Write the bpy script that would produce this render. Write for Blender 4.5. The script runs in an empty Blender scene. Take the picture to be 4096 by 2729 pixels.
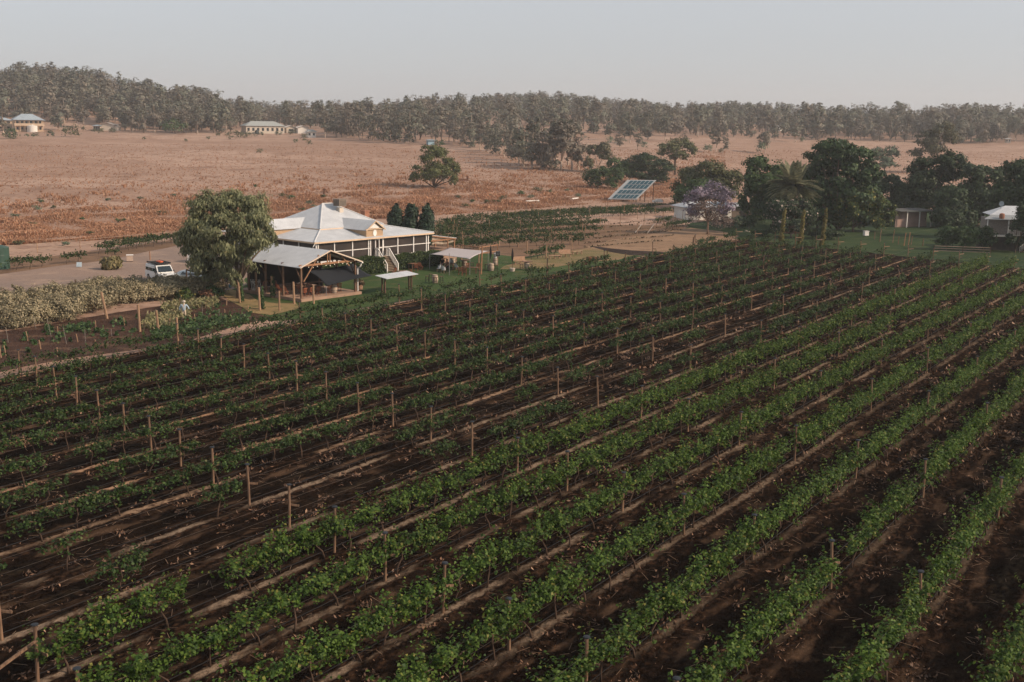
import bpy, math, random
import numpy as np
random.seed(7); RNG = np.random.default_rng(7)
SC = bpy.context.scene
COL = SC.collection
R_ = math.radians
# ------------------------------------------------------------------ camera (40 mm lens, 17.5 m above the vines)
F, PITCH, ROLL, HC = 4600.0, 0.18563342, 0.01398589, 17.5
cam = bpy.data.cameras.new("camera"); camo = bpy.data.objects.new("camera", cam); COL.objects.link(camo)
cam.sensor_width = 36.0; cam.lens = 36.0 * F / 4096.0; cam.clip_end = 6000.0; cam.clip_start = 0.5
cp, sp, cr, sr = math.cos(PITCH), math.sin(PITCH), math.cos(ROLL), math.sin(ROLL)
r0 = np.array([1., 0, 0]); u0 = np.array([0, sp, cp]); b0 = np.array([0, -cp, sp])
rx = cr * r0 + sr * u0; ux = cr * u0 - sr * r0
from mathutils import Matrix, Vector
camo.matrix_world = Matrix(((rx[0], ux[0], b0[0], 0), (rx[1], ux[1], b0[1], 0), (rx[2], ux[2], b0[2], HC), (0, 0, 0, 1)))
SC.camera = camo
# ------------------------------------------------------------------ light
SUN_AZ = R_(104.0)      # compass-style from +Y towards +X : the sun stands to the right of the view
SUN_EL = R_(32.0)
W = bpy.data.worlds.new("World"); SC.world = W; W.use_nodes = True
nt = W.node_tree; bg = nt.nodes["Background"]
sky = nt.nodes.new("ShaderNodeTexSky"); sky.sky_type = 'NISHITA'; sky.sun_disc = False
sky.sun_elevation = SUN_EL; sky.sun_rotation = SUN_AZ
sky.air_density = 1.0; sky.dust_density = 2.2; sky.ozone_density = 2.0; sky.altitude = 300
hs = nt.nodes.new("ShaderNodeHueSaturation"); hs.inputs['Saturation'].default_value = 0.42; hs.inputs['Value'].default_value = 1.0
nt.links.new(sky.outputs[0], hs.inputs['Color']); tn = nt.nodes.new('ShaderNodeMixRGB'); tn.blend_type = 'MULTIPLY'; tn.inputs[0].default_value = 1.0; tn.inputs[2].default_value = (.93, .985, 1.07, 1)
fl = nt.nodes.new('ShaderNodeMixRGB'); fl.inputs[0].default_value = .66; fl.inputs[2].default_value = (3.2, 3.22, 3.26, 1)   # smoke evens the sky out
nt.links.new(hs.outputs[0], tn.inputs[1]); nt.links.new(tn.outputs[0], fl.inputs[1]); nt.links.new(fl.outputs[0], bg.inputs[0])
bg.inputs[1].default_value = 0.13
sl = bpy.data.lights.new("sun", 'SUN'); so = bpy.data.objects.new("sun", sl); COL.objects.link(so)
sl.energy = 3.7; sl.angle = R_(2.5); sl.color = (1.0, 0.79, 0.60)
sd = Vector((math.sin(SUN_AZ) * math.cos(SUN_EL), math.cos(SUN_AZ) * math.cos(SUN_EL), math.sin(SUN_EL)))
so.rotation_euler = sd.to_track_quat('Z', 'Y').to_euler()
vs = SC.view_settings; vs.view_transform = 'Standard'; vs.look = 'None'; vs.exposure = 0.40; vs.gamma = 1.0
SC.render.engine = 'CYCLES'
SC.cycles.use_denoising = True
SC.cycles.max_bounces = 6; SC.cycles.diffuse_bounces = 3; SC.cycles.transmission_bounces = 3; SC.cycles.volume_bounces = 1
SC.cycles.transparent_max_bounces = 8
try: SC.cycles.denoiser = 'OPENIMAGEDENOISE'
except Exception: pass

# ------------------------------------------------------------------ photo pixel <-> place
def pj(X, Y, Z):
    Z = np.asarray(Z) - HC
    zc = Y * cp - Z * sp; up = Y * sp + Z * cp
    u = F * X / zc; v = -F * up / zc
    return 2048 + u * cr - v * sr, 1364.5 + u * sr + v * cr
def ray(px, py):
    dx, dy = px - 2048, py - 1364.5
    u = cr * dx + sr * dy; v = -sr * dx + cr * dy
    return np.array([u, F * cp - v * sp, -F * sp - v * cp])
def PX(px, py, z=0.0):
    d = ray(px, py); t = (z - HC) / d[2]
    return np.array([d[0] * t, d[1] * t, z])
HT = np.array([[-600, 530, 720, 31], [0, 527, 720, 29], [120, 527, 720, 34], [350, 528, 720, 32.5], [520, 525, 720, 29.5], [650, 522, 730, 23],
 [800, 528, 750, 22], [1000, 545, 800, 16], [1250, 520, 850, 16], [1500, 500, 900, 17], [1750, 478, 950, 24], [2000, 490, 1000, 29],
 [2150, 520, 1000, 30.5], [2300, 530, 1000, 28], [2450, 545, 980, 25], [2600, 590, 960, 21.5], [2900, 595, 920, 23], [3000, 595, 900, 19.5],
 [3200, 590, 850, 16.4], [3600, 590, 820, 16], [3800, 580, 800, 19], [4096, 575, 800, 17], [5000, 575, 800, 18]], float)
def TZ(x, y):
    x = np.asarray(x, float); y = np.asarray(y, float)
    t = np.clip((y - 205 - 45 * np.clip((F * x / np.maximum(y, 1) - 650) / 500, 0, 1)) / 350.0, 0, 1.15)
    base = 13 * np.where(t < .12, t * t / .24, t - .06) / .94
    base = base + np.clip((y - 225) / 80, 0, 1) * (.5 * np.sin(x * .021 + y * .013) + .35 * np.sin(x * .05 - y * .031))
    ax = 2048 + F * x / np.maximum(y, 1)
    Fo = np.interp(ax, HT[:, 0], HT[:, 1]); D = np.interp(ax, HT[:, 0], HT[:, 2]); zr = np.interp(ax, HT[:, 0], HT[:, 3])
    k = np.clip((y - Fo) / (D - Fo), 0, 1); k = k * k * (3 - 2 * k) * .6 + k * .4
    h = base + (zr - 14.5) * k
    h = h - np.clip((y - D - 60) / 500, 0, 1) * 25
    return h
def GT(px, py):
    d = ray(px, py); d = d / d[1]
    ys = np.linspace(20, 1600, 6000)
    zz = HC + d[2] * ys - TZ(d[0] * ys, ys)
    i = np.argmax(zz <= 0) if (zz <= 0).any() else len(ys) - 1
    y = ys[i]; x = d[0] * y
    return np.array([x, y, float(TZ(x, y))])
def mpp(p): return (p[1] * cp + (HC - p[2]) * sp) / F
def zat(x, y, py):      # height above (x, y) that shows at photo row py
    lo, hi = -5.0, 40.0
    for _ in range(50):
        m = .5 * (lo + hi)
        if pj(x, y, m)[1] > py: lo = m
        else: hi = m
    return m
# ------------------------------------------------------------------ materials
MATS = {}
def newmat(name):
    m = bpy.data.materials.new(name); m.use_nodes = True; MATS[name] = m
    n = m.node_tree.nodes; return m, n, m.node_tree.links, n["Principled BSDF"]
def M(name, c1, c2=None, scale=4.0, rough=.8, metal=0.0, bump=0.0, bscale=None, stretch=(1, 1, 1), spec=.3, detail=4, contrast=(.35, .65), obj_var=0.0):
    if name in MATS: return MATS[name]
    m, n, l, b = newmat(name)
    b.inputs['Roughness'].default_value = rough; b.inputs['Metallic'].default_value = metal
    b.inputs['Specular IOR Level'].default_value = spec
    tc = n.new("ShaderNodeTexCoord"); mp = n.new("ShaderNodeMapping"); mp.inputs['Scale'].default_value = stretch
    l.new(tc.outputs['Object'], mp.inputs[0])
    nz = n.new("ShaderNodeTexNoise"); nz.inputs['Scale'].default_value = scale; nz.inputs['Detail'].default_value = detail
    l.new(mp.outputs[0], nz.inputs['Vector'])
    rp = n.new("ShaderNodeValToRGB"); rp.color_ramp.elements[0].position = contrast[0]; rp.color_ramp.elements[1].position = contrast[1]
    c2 = c2 or tuple(x * .8 for x in c1)
    rp.color_ramp.elements[0].color = (*c2, 1); rp.color_ramp.elements[1].color = (*c1, 1)
    l.new(nz.outputs[0], rp.inputs[0]); out = rp.outputs[0]
    if obj_var:
        oi = n.new("ShaderNodeObjectInfo"); h = n.new("ShaderNodeHueSaturation")
        ma = n.new("ShaderNodeMath"); ma.operation = 'MULTIPLY_ADD'; ma.inputs[1].default_value = obj_var; ma.inputs[2].default_value = 1 - obj_var / 2
        l.new(oi.outputs['Random'], ma.inputs[0]); l.new(ma.outputs[0], h.inputs['Value']); l.new(out, h.inputs['Color']); out = h.outputs[0]
    l.new(out, b.inputs['Base Color'])
    if bump:
        bz = n.new("ShaderNodeTexNoise"); bz.inputs['Scale'].default_value = bscale or scale * 3; bz.inputs['Detail'].default_value = 5
        l.new(mp.outputs[0], bz.inputs['Vector'])
        bp = n.new("ShaderNodeBump"); bp.inputs['Strength'].default_value = bump; bp.inputs['Distance'].default_value = .05
        l.new(bz.outputs[0], bp.inputs['Height']); l.new(bp.outputs[0], b.inputs['Normal'])
    return m
def LEAF(name, dark, light, trans=.25, tip=None, patch=.0, rough=.6, pscale=.5, obj_var=.25, alt=None, altscale=.06):
    """leaf material: each leaf its own shade between dark and light, a few in the tip colour, broad patches of variation"""
    if name in MATS: return MATS[name]
    m, n, l, b = newmat(name)
    g = n.new("ShaderNodeNewGeometry"); rp = n.new("ShaderNodeValToRGB")
    rp.color_ramp.elements[0].color = (*dark, 1); rp.color_ramp.elements[1].color = (*light, 1)
    rp.color_ramp.elements[0].position = .1; rp.color_ramp.elements[1].position = .9
    if tip:
        e = rp.color_ramp.elements.new(.97); e.color = (*tip, 1)
    l.new(g.outputs['Random Per Island'], rp.inputs[0])
    h = n.new("ShaderNodeHueSaturation"); l.new(rp.outputs[0], h.inputs['Color'])
    if alt:
        za = n.new("ShaderNodeTexNoise"); za.inputs['Scale'].default_value = altscale; za.inputs['Detail'].default_value = 2; l.new(g.outputs['Position'], za.inputs['Vector'])
        ra = n.new("ShaderNodeMapRange"); ra.inputs[1].default_value = .42; ra.inputs[2].default_value = .6; l.new(za.outputs[0], ra.inputs[0])
        xa = n.new("ShaderNodeMixRGB"); l.new(ra.outputs[0], xa.inputs[0]); l.new(rp.outputs[0], xa.inputs[1]); xa.inputs[2].default_value = (*alt, 1); l.new(xa.outputs[0], h.inputs['Color'])
    nz = n.new("ShaderNodeTexNoise"); nz.inputs['Scale'].default_value = pscale; nz.inputs['Detail'].default_value = 2
    l.new(g.outputs['Position'], nz.inputs['Vector'])
    oi = n.new("ShaderNodeObjectInfo")
    a = n.new("ShaderNodeMath"); a.operation = 'MULTIPLY_ADD'; a.inputs[1].default_value = patch * 2; a.inputs[2].default_value = 1 - patch - obj_var / 2
    l.new(nz.outputs[0], a.inputs[0])
    a2 = n.new("ShaderNodeMath"); a2.operation = 'MULTIPLY_ADD'; a2.inputs[1].default_value = obj_var
    l.new(oi.outputs['Random'], a2.inputs[0]); l.new(a.outputs[0], a2.inputs[2]); l.new(a2.outputs[0], h.inputs['Value'])
    b.inputs['Roughness'].default_value = rough; b.inputs['Specular IOR Level'].default_value = .25
    l.new(h.outputs[0], b.inputs['Base Color'])
    if trans:
        t = n.new("ShaderNodeBsdfTranslucent"); mx = n.new("ShaderNodeMixShader"); mx.inputs[0].default_value = trans
        l.new(h.outputs[0], t.inputs[0]); l.new(b.outputs[0], mx.inputs[1]); l.new(t.outputs[0], mx.inputs[2])
        l.new(mx.outputs[0], n["Material Output"].inputs[0])
    return m
def GROUND(name, cols, scales, rough=.95, bump=.4, bscale=1.5, speck=None):
    """ground: three colours mixed by two noises in metres, plus a fine grain"""
    m, n, l, b = newmat(name)
    b.inputs['Roughness'].default_value = rough; b.inputs['Specular IOR Level'].default_value = .1
    g = n.new("ShaderNodeNewGeometry")
    def noise(s, d=4, sx=1.0):
        mp = n.new("ShaderNodeMapping"); mp.inputs['Scale'].default_value = (sx, 1, 1); l.new(g.outputs['Position'], mp.inputs[0])
        z = n.new("ShaderNodeTexNoise"); z.inputs['Scale'].default_value = s; z.inputs['Detail'].default_value = d; l.new(mp.outputs[0], z.inputs['Vector']); return z
    def ramp(src, a, c):
        r = n.new("ShaderNodeMapRange"); r.inputs[1].default_value = a; r.inputs[2].default_value = c; l.new(src, r.inputs[0]); return r.outputs[0]
    def mix(f, a, c):
        x = n.new("ShaderNodeMixRGB"); l.new(f, x.inputs[0])
        for s, i in ((a, 1), (c, 2)):
            if isinstance(s, tuple): x.inputs[i].default_value = (*s, 1)
            else: l.new(s, x.inputs[i])
        return x.outputs[0]
    z1 = noise(scales[0], 5, .45); z2 = noise(scales[1], 6); z3 = noise(scales[1] * 7, 3)
    c = mix(ramp(z1.outputs[0], .4, .62), cols[0], cols[1])
    c = mix(ramp(z2.outputs[0], .5, .68), c, cols[2])
    if speck: c = mix(ramp(z3.outputs[0], .58, .68), c, speck)
    l.new(c, b.inputs['Base Color'])
    bz = noise(bscale, 6); bp = n.new("ShaderNodeBump"); bp.inputs['Strength'].default_value = bump; bp.inputs['Distance'].default_value = .25
    l.new(bz.outputs[0], bp.inputs['Height']); l.new(bp.outputs[0], b.inputs['Normal'])
    return m
# ------------------------------------------------------------------ object helpers
def tag(o, label=None, cat=None, group=None, kind=None):
    if label: o['label'] = label
    if cat: o['category'] = cat
    if group: o['group'] = group
    if kind: o['kind'] = kind
    return o
def empty(name, loc, rz=0.0, label=None, cat=None, group=None):
    o = bpy.data.objects.new(name, None); COL.objects.link(o); o.location = [float(x) for x in loc]; o.rotation_euler = (0, 0, rz)
    return tag(o, label, cat, group)
def rotz(v, a):
    c, s = math.cos(a), math.sin(a); v = np.asarray(v, float); o = v.copy(); o[..., 0] = c * v[..., 0] - s * v[..., 1]; o[..., 1] = s * v[..., 0] + c * v[..., 1]; return o
class MB:
    def __init__(s): s.v = []; s.f = []; s.mi = []; s.n = 0
    def add(s, v, f, mi=0):
        v = np.asarray(v, float); s.v.append(v)
        for q in f: s.f.append(tuple(int(i) + s.n for i in q)); s.mi.append(mi)
        s.n += len(v); return s
    def box(s, c, d, rz=0, mi=0, rx=0, ry=0):
        x, y, z = [e / 2 for e in d]
        v = np.array([(-x, -y, -z), (x, -y, -z), (x, y, -z), (-x, y, -z), (-x, -y, z), (x, -y, z), (x, y, z), (-x, y, z)])
        if rx: ca, sa = math.cos(rx), math.sin(rx); v = np.c_[v[:, 0], ca * v[:, 1] - sa * v[:, 2], sa * v[:, 1] + ca * v[:, 2]]
        if ry: ca, sa = math.cos(ry), math.sin(ry); v = np.c_[ca * v[:, 0] + sa * v[:, 2], v[:, 1], -sa * v[:, 0] + ca * v[:, 2]]
        v = rotz(v, rz) + np.array(c)
        return s.add(v, [(0, 3, 2, 1), (4, 5, 6, 7), (0, 1, 5, 4), (1, 2, 6, 5), (2, 3, 7, 6), (3, 0, 4, 7)], mi)
    def beam(s, p, q, w, h=None, mi=0):
        p = np.array(p, float); q = np.array(q, float); h = h or w
        d = q - p; L = np.linalg.norm(d); d = d / L
        a = np.cross(d, (0, 0, 1)); a = np.array((1., 0, 0)) if np.linalg.norm(a) < 1e-5 else a / np.linalg.norm(a)
        b = np.cross(a, d)
        v = [e + i * a * w / 2 + j * b * h / 2 for e in (p, q) for i, j in ((-1, -1), (1, -1), (1, 1), (-1, 1))]
        return s.add(v, [(0, 3, 2, 1), (4, 5, 6, 7), (0, 1, 5, 4), (1, 2, 6, 5), (2, 3, 7, 6), (3, 0, 4, 7)], mi)
    def tube(s, pts, rad, n=7, mi=0, caps=True):
        pts = np.asarray(pts, float); k = len(pts); rad = np.broadcast_to(rad, (k,)); V = []
        for i in range(k):
            d = pts[min(i + 1, k - 1)] - pts[max(i - 1, 0)]; d = d / (np.linalg.norm(d) + 1e-9)
            a = np.cross(d, (.13, .97, .21)); a /= np.linalg.norm(a) + 1e-9; b = np.cross(d, a)
            for j in range(n):
                t = 2 * math.pi * j / n; V.append(pts[i] + rad[i] * (math.cos(t) * a + math.sin(t) * b))
        f = [(i * n + j, i * n + (j + 1) % n, (i + 1) * n + (j + 1) % n, (i + 1) * n + j) for i in range(k - 1) for j in range(n)]
        if caps: f += [tuple(range(n - 1, -1, -1)), tuple((k - 1) * n + j for j in range(n))]
        return s.add(V, f, mi)
    def lathe(s, c, prof, n=14, mi=0):
        V = [(c[0] + r * math.cos(2 * math.pi * j / n), c[1] + r * math.sin(2 * math.pi * j / n), c[2] + z) for r, z in prof for j in range(n)]
        k = len(prof)
        f = [(i * n + j, i * n + (j + 1) % n, (i + 1) * n + (j + 1) % n, (i + 1) * n + j) for i in range(k - 1) for j in range(n)]
        f += [tuple(range(n - 1, -1, -1)), tuple((k - 1) * n + j for j in range(n))]
        return s.add(V, f, mi)
    def slab(s, poly, t, mi=0):      # polygon (3D points, seen counter-clockwise from above) given thickness t downwards
        p = np.asarray(poly, float); k = len(p); q = p - np.array((0, 0, t))
        return s.add(np.r_[p, q], [tuple(range(k)), tuple(range(2 * k - 1, k - 1, -1))] + [(i, k + i, k + (i + 1) % k, (i + 1) % k) for i in range(k)], mi)
    def build(s, name, mats, parent=None, loc=None, rz=0.0, smooth=False):
        me = bpy.data.meshes.new(name)
        me.from_pydata(np.concatenate(s.v).tolist() if s.v else [], [], s.f)
        for m in (mats if isinstance(mats, (list, tuple)) else [mats]): me.materials.append(m)
        if any(s.mi): me.polygons.foreach_set("material_index", s.mi)
        if smooth: me.polygons.foreach_set("use_smooth", [True] * len(me.polygons))
        me.update(); return link(name, me, parent, loc, rz)
def link(name, me, parent=None, loc=None, rz=0.0):
    o = bpy.data.objects.new(name, me); COL.objects.link(o)
    if parent: o.parent = parent
    if loc is not None: o.location = [float(x) for x in loc]
    if rz: o.rotation_euler = (0, 0, rz)
    return o
def mesh_np(name, V, Fq, mats, mi=None):
    """quads (or triangles) straight from arrays"""
    V = np.asarray(V, np.float32).reshape(-1, 3); Fq = np.asarray(Fq, np.int32); k = Fq.shape[1]
    me = bpy.data.meshes.new(name); me.vertices.add(len(V)); me.vertices.foreach_set("co", V.ravel())
    me.loops.add(Fq.size); me.loops.foreach_set("vertex_index", Fq.ravel())
    me.polygons.add(len(Fq)); me.polygons.foreach_set("loop_start", np.arange(0, Fq.size, k, dtype=np.int32))
    for m in (mats if isinstance(mats, (list, tuple)) else [mats]): me.materials.append(m)
    if mi is not None: me.polygons.foreach_set("material_index", np.asarray(mi, np.int32))
    me.update(calc_edges=True); return me
def leaves(C, size, rng=RNG, up=0.0, long=1.0, hang=0.0, fold=.18, out=None, jit=.62):
    """one small folded kite per centre -> verts (N*4,3); out = the way the foliage mass faces there"""
    N = len(C); size = np.broadcast_to(size, (N,))[:, None]
    a = rng.normal(size=(N, 3)); a[:, 2] -= hang * 2.2; a /= np.linalg.norm(a, axis=1)[:, None] + 1e-9
    if out is None:
        r = rng.normal(size=(N, 3)); r[:, 2] += up * 2
    else:
        c = out * 1.5 + rng.normal(size=(N, 3)) * jit; c[:, 2] += .25 + up * .4
        c /= np.linalg.norm(c, axis=1)[:, None] + 1e-9
        a = a - c * np.sum(a * c, 1)[:, None]; a /= np.linalg.norm(a, axis=1)[:, None] + 1e-9
        r = np.cross(c, a)
    b = np.cross(a, r) if out is None else r
    b /= np.linalg.norm(b, axis=1)[:, None] + 1e-9
    c = np.cross(a, b)
    l = size * .55 * long; w = size * .42
    V = np.stack([C - a * l, C + b * w + c * fold * size, C + a * l, C - b * w + c * fold * size], 1)
    return V.reshape(-1, 3)
def quads(n, off=0): return np.arange(n * 4, dtype=np.int32).reshape(-1, 4) + off
def ordn(n):
    w = "zeroth first second third fourth fifth sixth seventh eighth ninth tenth eleventh twelfth thirteenth fourteenth fifteenth sixteenth seventeenth eighteenth nineteenth twentieth".split()
    if n < 21: return w[n]
    tens = {2: "twenty", 3: "thirty", 4: "forty", 5: "fifty", 6: "sixty", 7: "seventy"}
    t, u = divmod(n, 10)
    return (tens[t][:-1] + "ieth") if u == 0 else tens[t] + "-" + w[u]
def copy_tree(o, parent=None):
    c = o.copy(); COL.objects.link(c)
    if parent: c.parent = parent
    for ch in o.children: copy_tree(ch, c)
    return c
def inframe(p, mx=250, my=200, z=1.0):
    x, y = pj(p[0], p[1], z); return p[1] > 6 and -mx < x < 4096 + mx and y < 2729 + my
# ================================================================== THE SETTING
# terrain: one sheet from behind the camera to the horizon
def terrain():
    ys = np.r_[np.linspace(-120, 195, 22), np.linspace(200, 600, 150), np.linspace(604, 1100, 110), np.geomspace(1120, 2600, 18)]
    n = 181; s = np.linspace(-1, 1, n); V = np.zeros((len(ys), n, 3))
    for i, y in enumerate(ys):
        x = s * max(260, y * 1.25); V[i, :, 0] = x; V[i, :, 1] = y; V[i, :, 2] = TZ(x, np.full(n, y))
    idx = np.arange(len(ys) * n).reshape(len(ys), n)
    Fq = np.stack([idx[:-1, :-1], idx[:-1, 1:], idx[1:, 1:], idx[1:, :-1]], -1).reshape(-1, 4)
    me = mesh_np("terrain", V, Fq, GROUND("dry_grassland", [(.28, .178, .128), (.36, .245, .185), (.225, .138, .098)], (.035, .16), bump=.8, bscale=.9, speck=(.16, .095, .065)))
    me.polygons.foreach_set("use_smooth", [True] * len(me.polygons))
    tag(link("terrain", me), kind="structure")
terrain()
def sheet(name, poly, z, mat, px=True, rough=.8, seg=3.0):
    P = np.array([PX(*q)[:2] if px else q for q in poly]); out = []
    for i in range(len(P)):
        a, b = P[i], P[(i + 1) % len(P)]; k = max(1, int(np.linalg.norm(b - a) / seg))
        for j in range(k):
            t = j / k; q = a + (b - a) * t
            out.append(q + RNG.normal(size=2) * rough * (.25 if j else .1))
    P = np.array(out); area = .5 * np.sum(P[:, 0] * np.roll(P[:, 1], -1) - np.roll(P[:, 0], -1) * P[:, 1])
    if area < 0: P = P[::-1]
    m = MB(); m.add(np.c_[P, np.full(len(P), z)], [tuple(range(len(P)))])
    return tag(m.build(name, mat), kind="structure")
# vineyard grid: rows run away to the right
ROWA = 0.9880148; ROWD = np.array([math.cos(ROWA), math.sin(ROWA)]); COLD = np.array([math.cos(-.8785016), math.sin(-.8785016)])
V0 = np.array([-7.14850154, 44.63706991]); DR, DC = 13.6192721, 3.7537175
PERP = np.array([math.sin(ROWA), -math.cos(ROWA)]); ROWW = DC * abs(PERP @ COLD)
POSTH = 1.92
def vpt(c, r): return V0 + ROWD * DR * (c - 1) + COLD * DC * (r - 11)
def soil_mat():
    m, n, l, b = newmat("vineyard_soil"); b.inputs['Roughness'].default_value = 1.0; b.inputs['Specular IOR Level'].default_value = 0.0
    g = n.new("ShaderNodeNewGeometry")
    def noise(s, d=5, dirs=None):
        z = n.new("ShaderNodeTexNoise"); z.inputs['Scale'].default_value = s; z.inputs['Detail'].default_value = d
        if dirs:
            mp = n.new("ShaderNodeMapping"); mp.vector_type = 'TEXTURE'; mp.inputs['Rotation'].default_value = (0, 0, ROWA); mp.inputs['Scale'].default_value = dirs
            l.new(g.outputs['Position'], mp.inputs[0]); l.new(mp.outputs[0], z.inputs['Vector'])
        else: l.new(g.outputs['Position'], z.inputs['Vector'])
        return z.outputs[0]
    def mth(op, a, c=None):
        x = n.new("ShaderNodeMath"); x.operation = op
        for i, s in enumerate((a, c)):
            if s is None: continue
            if isinstance(s, (int, float)): x.inputs[i].default_value = s
            else: l.new(s, x.inputs[i])
        return x.outputs[0]
    def rng(s, a, c):
        r = n.new("ShaderNodeMapRange"); r.inputs[1].default_value = a; r.inputs[2].default_value = c; l.new(s, r.inputs[0]); return r.outputs[0]
    def mix(f, a, c):
        x = n.new("ShaderNodeMixRGB"); l.new(f, x.inputs[0])
        for s, i in ((a, 1), (c, 2)):
            if isinstance(s, tuple): x.inputs[i].default_value = (*s, 1)
            else: l.new(s, x.inputs[i])
        return x.outputs[0]
    dt = n.new("ShaderNodeVectorMath"); dt.operation = 'DOT_PRODUCT'; dt.inputs[1].default_value = (PERP[0], PERP[1], 0)
    l.new(g.outputs['Position'], dt.inputs[0])
    q = mth('DIVIDE', mth('SUBTRACT', dt.outputs['Value'], float(V0 @ PERP)), ROWW)
    q = mth('ADD', q, mth('MULTIPLY', mth('SUBTRACT', noise(.12, 3), .5), .12))
    fr = mth('FRACT', mth('ADD', q, 100.5))               # .5 = under the vines
    dv = mth('ABSOLUTE', mth('SUBTRACT', fr, .5))         # 0 under the vines, .5 mid row
    off = mth('ABSOLUTE', mth('SUBTRACT', fr, .515))       # pale straw strip beside the vine line
    n1 = noise(1.3, 7, (3.0, 1, 1)); n2 = noise(4.5, 6, (1.6, 1, 1)); n3 = noise(.16, 3); n4 = noise(11, 4); n5 = noise(.45, 4, (2.5, 1, 1))
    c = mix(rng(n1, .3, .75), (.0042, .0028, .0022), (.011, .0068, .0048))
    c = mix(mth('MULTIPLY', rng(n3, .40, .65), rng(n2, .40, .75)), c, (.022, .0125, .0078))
    far = rng(q, -2.0, -4.5)  # farther rows: straw strip painted warmer and brighter, as if sunlit
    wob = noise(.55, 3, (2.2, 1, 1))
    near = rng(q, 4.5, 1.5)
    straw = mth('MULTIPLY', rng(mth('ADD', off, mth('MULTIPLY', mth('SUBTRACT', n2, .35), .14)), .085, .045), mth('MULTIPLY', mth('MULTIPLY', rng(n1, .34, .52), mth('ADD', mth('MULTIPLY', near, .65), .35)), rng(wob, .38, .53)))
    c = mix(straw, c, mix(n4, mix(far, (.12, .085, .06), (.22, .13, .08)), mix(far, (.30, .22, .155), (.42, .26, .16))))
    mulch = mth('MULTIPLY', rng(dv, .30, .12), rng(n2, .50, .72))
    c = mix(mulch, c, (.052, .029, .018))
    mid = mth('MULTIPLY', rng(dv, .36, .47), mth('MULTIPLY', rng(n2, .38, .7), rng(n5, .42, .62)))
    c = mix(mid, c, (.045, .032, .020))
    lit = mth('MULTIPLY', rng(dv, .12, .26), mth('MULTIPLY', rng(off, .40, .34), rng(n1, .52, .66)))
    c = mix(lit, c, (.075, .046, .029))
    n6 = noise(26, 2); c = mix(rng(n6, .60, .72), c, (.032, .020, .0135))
    l.new(c, b.inputs['Base Color'])
    bp = n.new("ShaderNodeBump"); bp.inputs['Strength'].default_value = 1.0; bp.inputs['Distance'].default_value = .12
    l.new(mth('ADD', n2, mth('MULTIPLY', n4, .4)), bp.inputs['Height']); l.new(bp.outputs[0], b.inputs['Normal'])
    return m
def soil_z(c, r):
    q = r - np.round(r)
    return .12 + .10 * np.exp(-(q / .13) ** 2) - .045 * np.exp(-((np.abs(q) - .33) / .07) ** 2)
def soil():
    rs = np.linspace(-.35, 20.5, 21 * 12 + 1); cs = np.linspace(-.7, 10.42, 330)
    Rg, Cg = np.meshgrid(rs, cs, indexing='ij')
    P = V0 + ROWD * DR * (Cg[..., None] - 1) + COLD * DC * (Rg[..., None] - 11)
    nz = RNG.normal(size=Rg.shape) * .018
    z = soil_z(Cg, Rg) + nz; z[0, :] = z[-1, :] = .0; z[:, 0] = z[:, -1] = .0
    V = np.dstack([P, z]); h, w = Rg.shape; idx = np.arange(h * w).reshape(h, w)
    Fq = np.stack([idx[:-1, :-1], idx[1:, :-1], idx[1:, 1:], idx[:-1, 1:]], -1).reshape(-1, 4)[:, ::-1]
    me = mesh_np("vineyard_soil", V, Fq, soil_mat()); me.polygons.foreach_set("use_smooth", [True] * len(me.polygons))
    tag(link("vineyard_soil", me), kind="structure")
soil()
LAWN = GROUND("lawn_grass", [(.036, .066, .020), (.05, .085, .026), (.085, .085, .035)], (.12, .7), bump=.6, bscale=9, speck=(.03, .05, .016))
DRYL = GROUND("dry_lawn_grass", [(.22, .15, .08), (.16, .13, .06), (.10, .10, .04)], (.16, .5), bump=.5, bscale=8, speck=(.14, .10, .05))
DIRT = GROUND("garden_dirt", [(.045, .024, .017), (.07, .037, .025), (.12, .07, .045)], (.3, .6), bump=.9, bscale=5, speck=(.028, .017, .013))
BARE = GROUND("bare_earth", [(.155, .096, .06), (.195, .12, .076), (.105, .066, .044)], (.12, .5), bump=.5, bscale=5, speck=(.17, .10, .06))
GRAV = GROUND("gravel_drive", [(.245, .175, .14), (.205, .155, .13), (.30, .215, .165)], (.08, .3), bump=.25, bscale=7, speck=(.18, .13, .105))
sheet("lawn", [(880, 1165), (930, 1225), (1090, 1285), (1200, 1278), (1500, 1224), (1850, 1160), (2150, 1110), (2420, 1062), (2600, 1018), (2500, 985), (2250, 1005), (2090, 1030), (1900, 1010), (1740, 985), (1500, 1010), (1250, 1040), (1000, 1105)], .012, LAWN)
sheet("dry_lawn", [(2010, 1078), (2180, 1075), (2330, 1052), (2470, 1040), (2560, 1012), (2370, 990), (2240, 1012), (2090, 1035)], .024, DRYL, rough=1.6)
sheet("track", [(885, 1172), (905, 1200), (1010, 1252), (1085, 1262), (1200, 1235), (1175, 1215), (1090, 1215), (1000, 1180), (930, 1160)], .036, GROUND("worn_grass", [(.27, .185, .09), (.20, .15, .07), (.09, .085, .035)], (.25, .8), bump=.5, bscale=8), rough=1.5)
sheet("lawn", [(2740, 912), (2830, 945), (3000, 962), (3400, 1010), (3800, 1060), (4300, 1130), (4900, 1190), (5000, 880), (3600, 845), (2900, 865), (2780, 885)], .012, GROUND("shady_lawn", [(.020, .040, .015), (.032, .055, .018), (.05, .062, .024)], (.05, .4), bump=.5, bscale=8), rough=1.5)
sheet("vineyard_ground", [(1690, 885), (2100, 862), (2650, 826), (2800, 868), (2760, 912), (2600, 938), (2380, 988), (2090, 1062), (1740, 1015)], .006, BARE)
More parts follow.
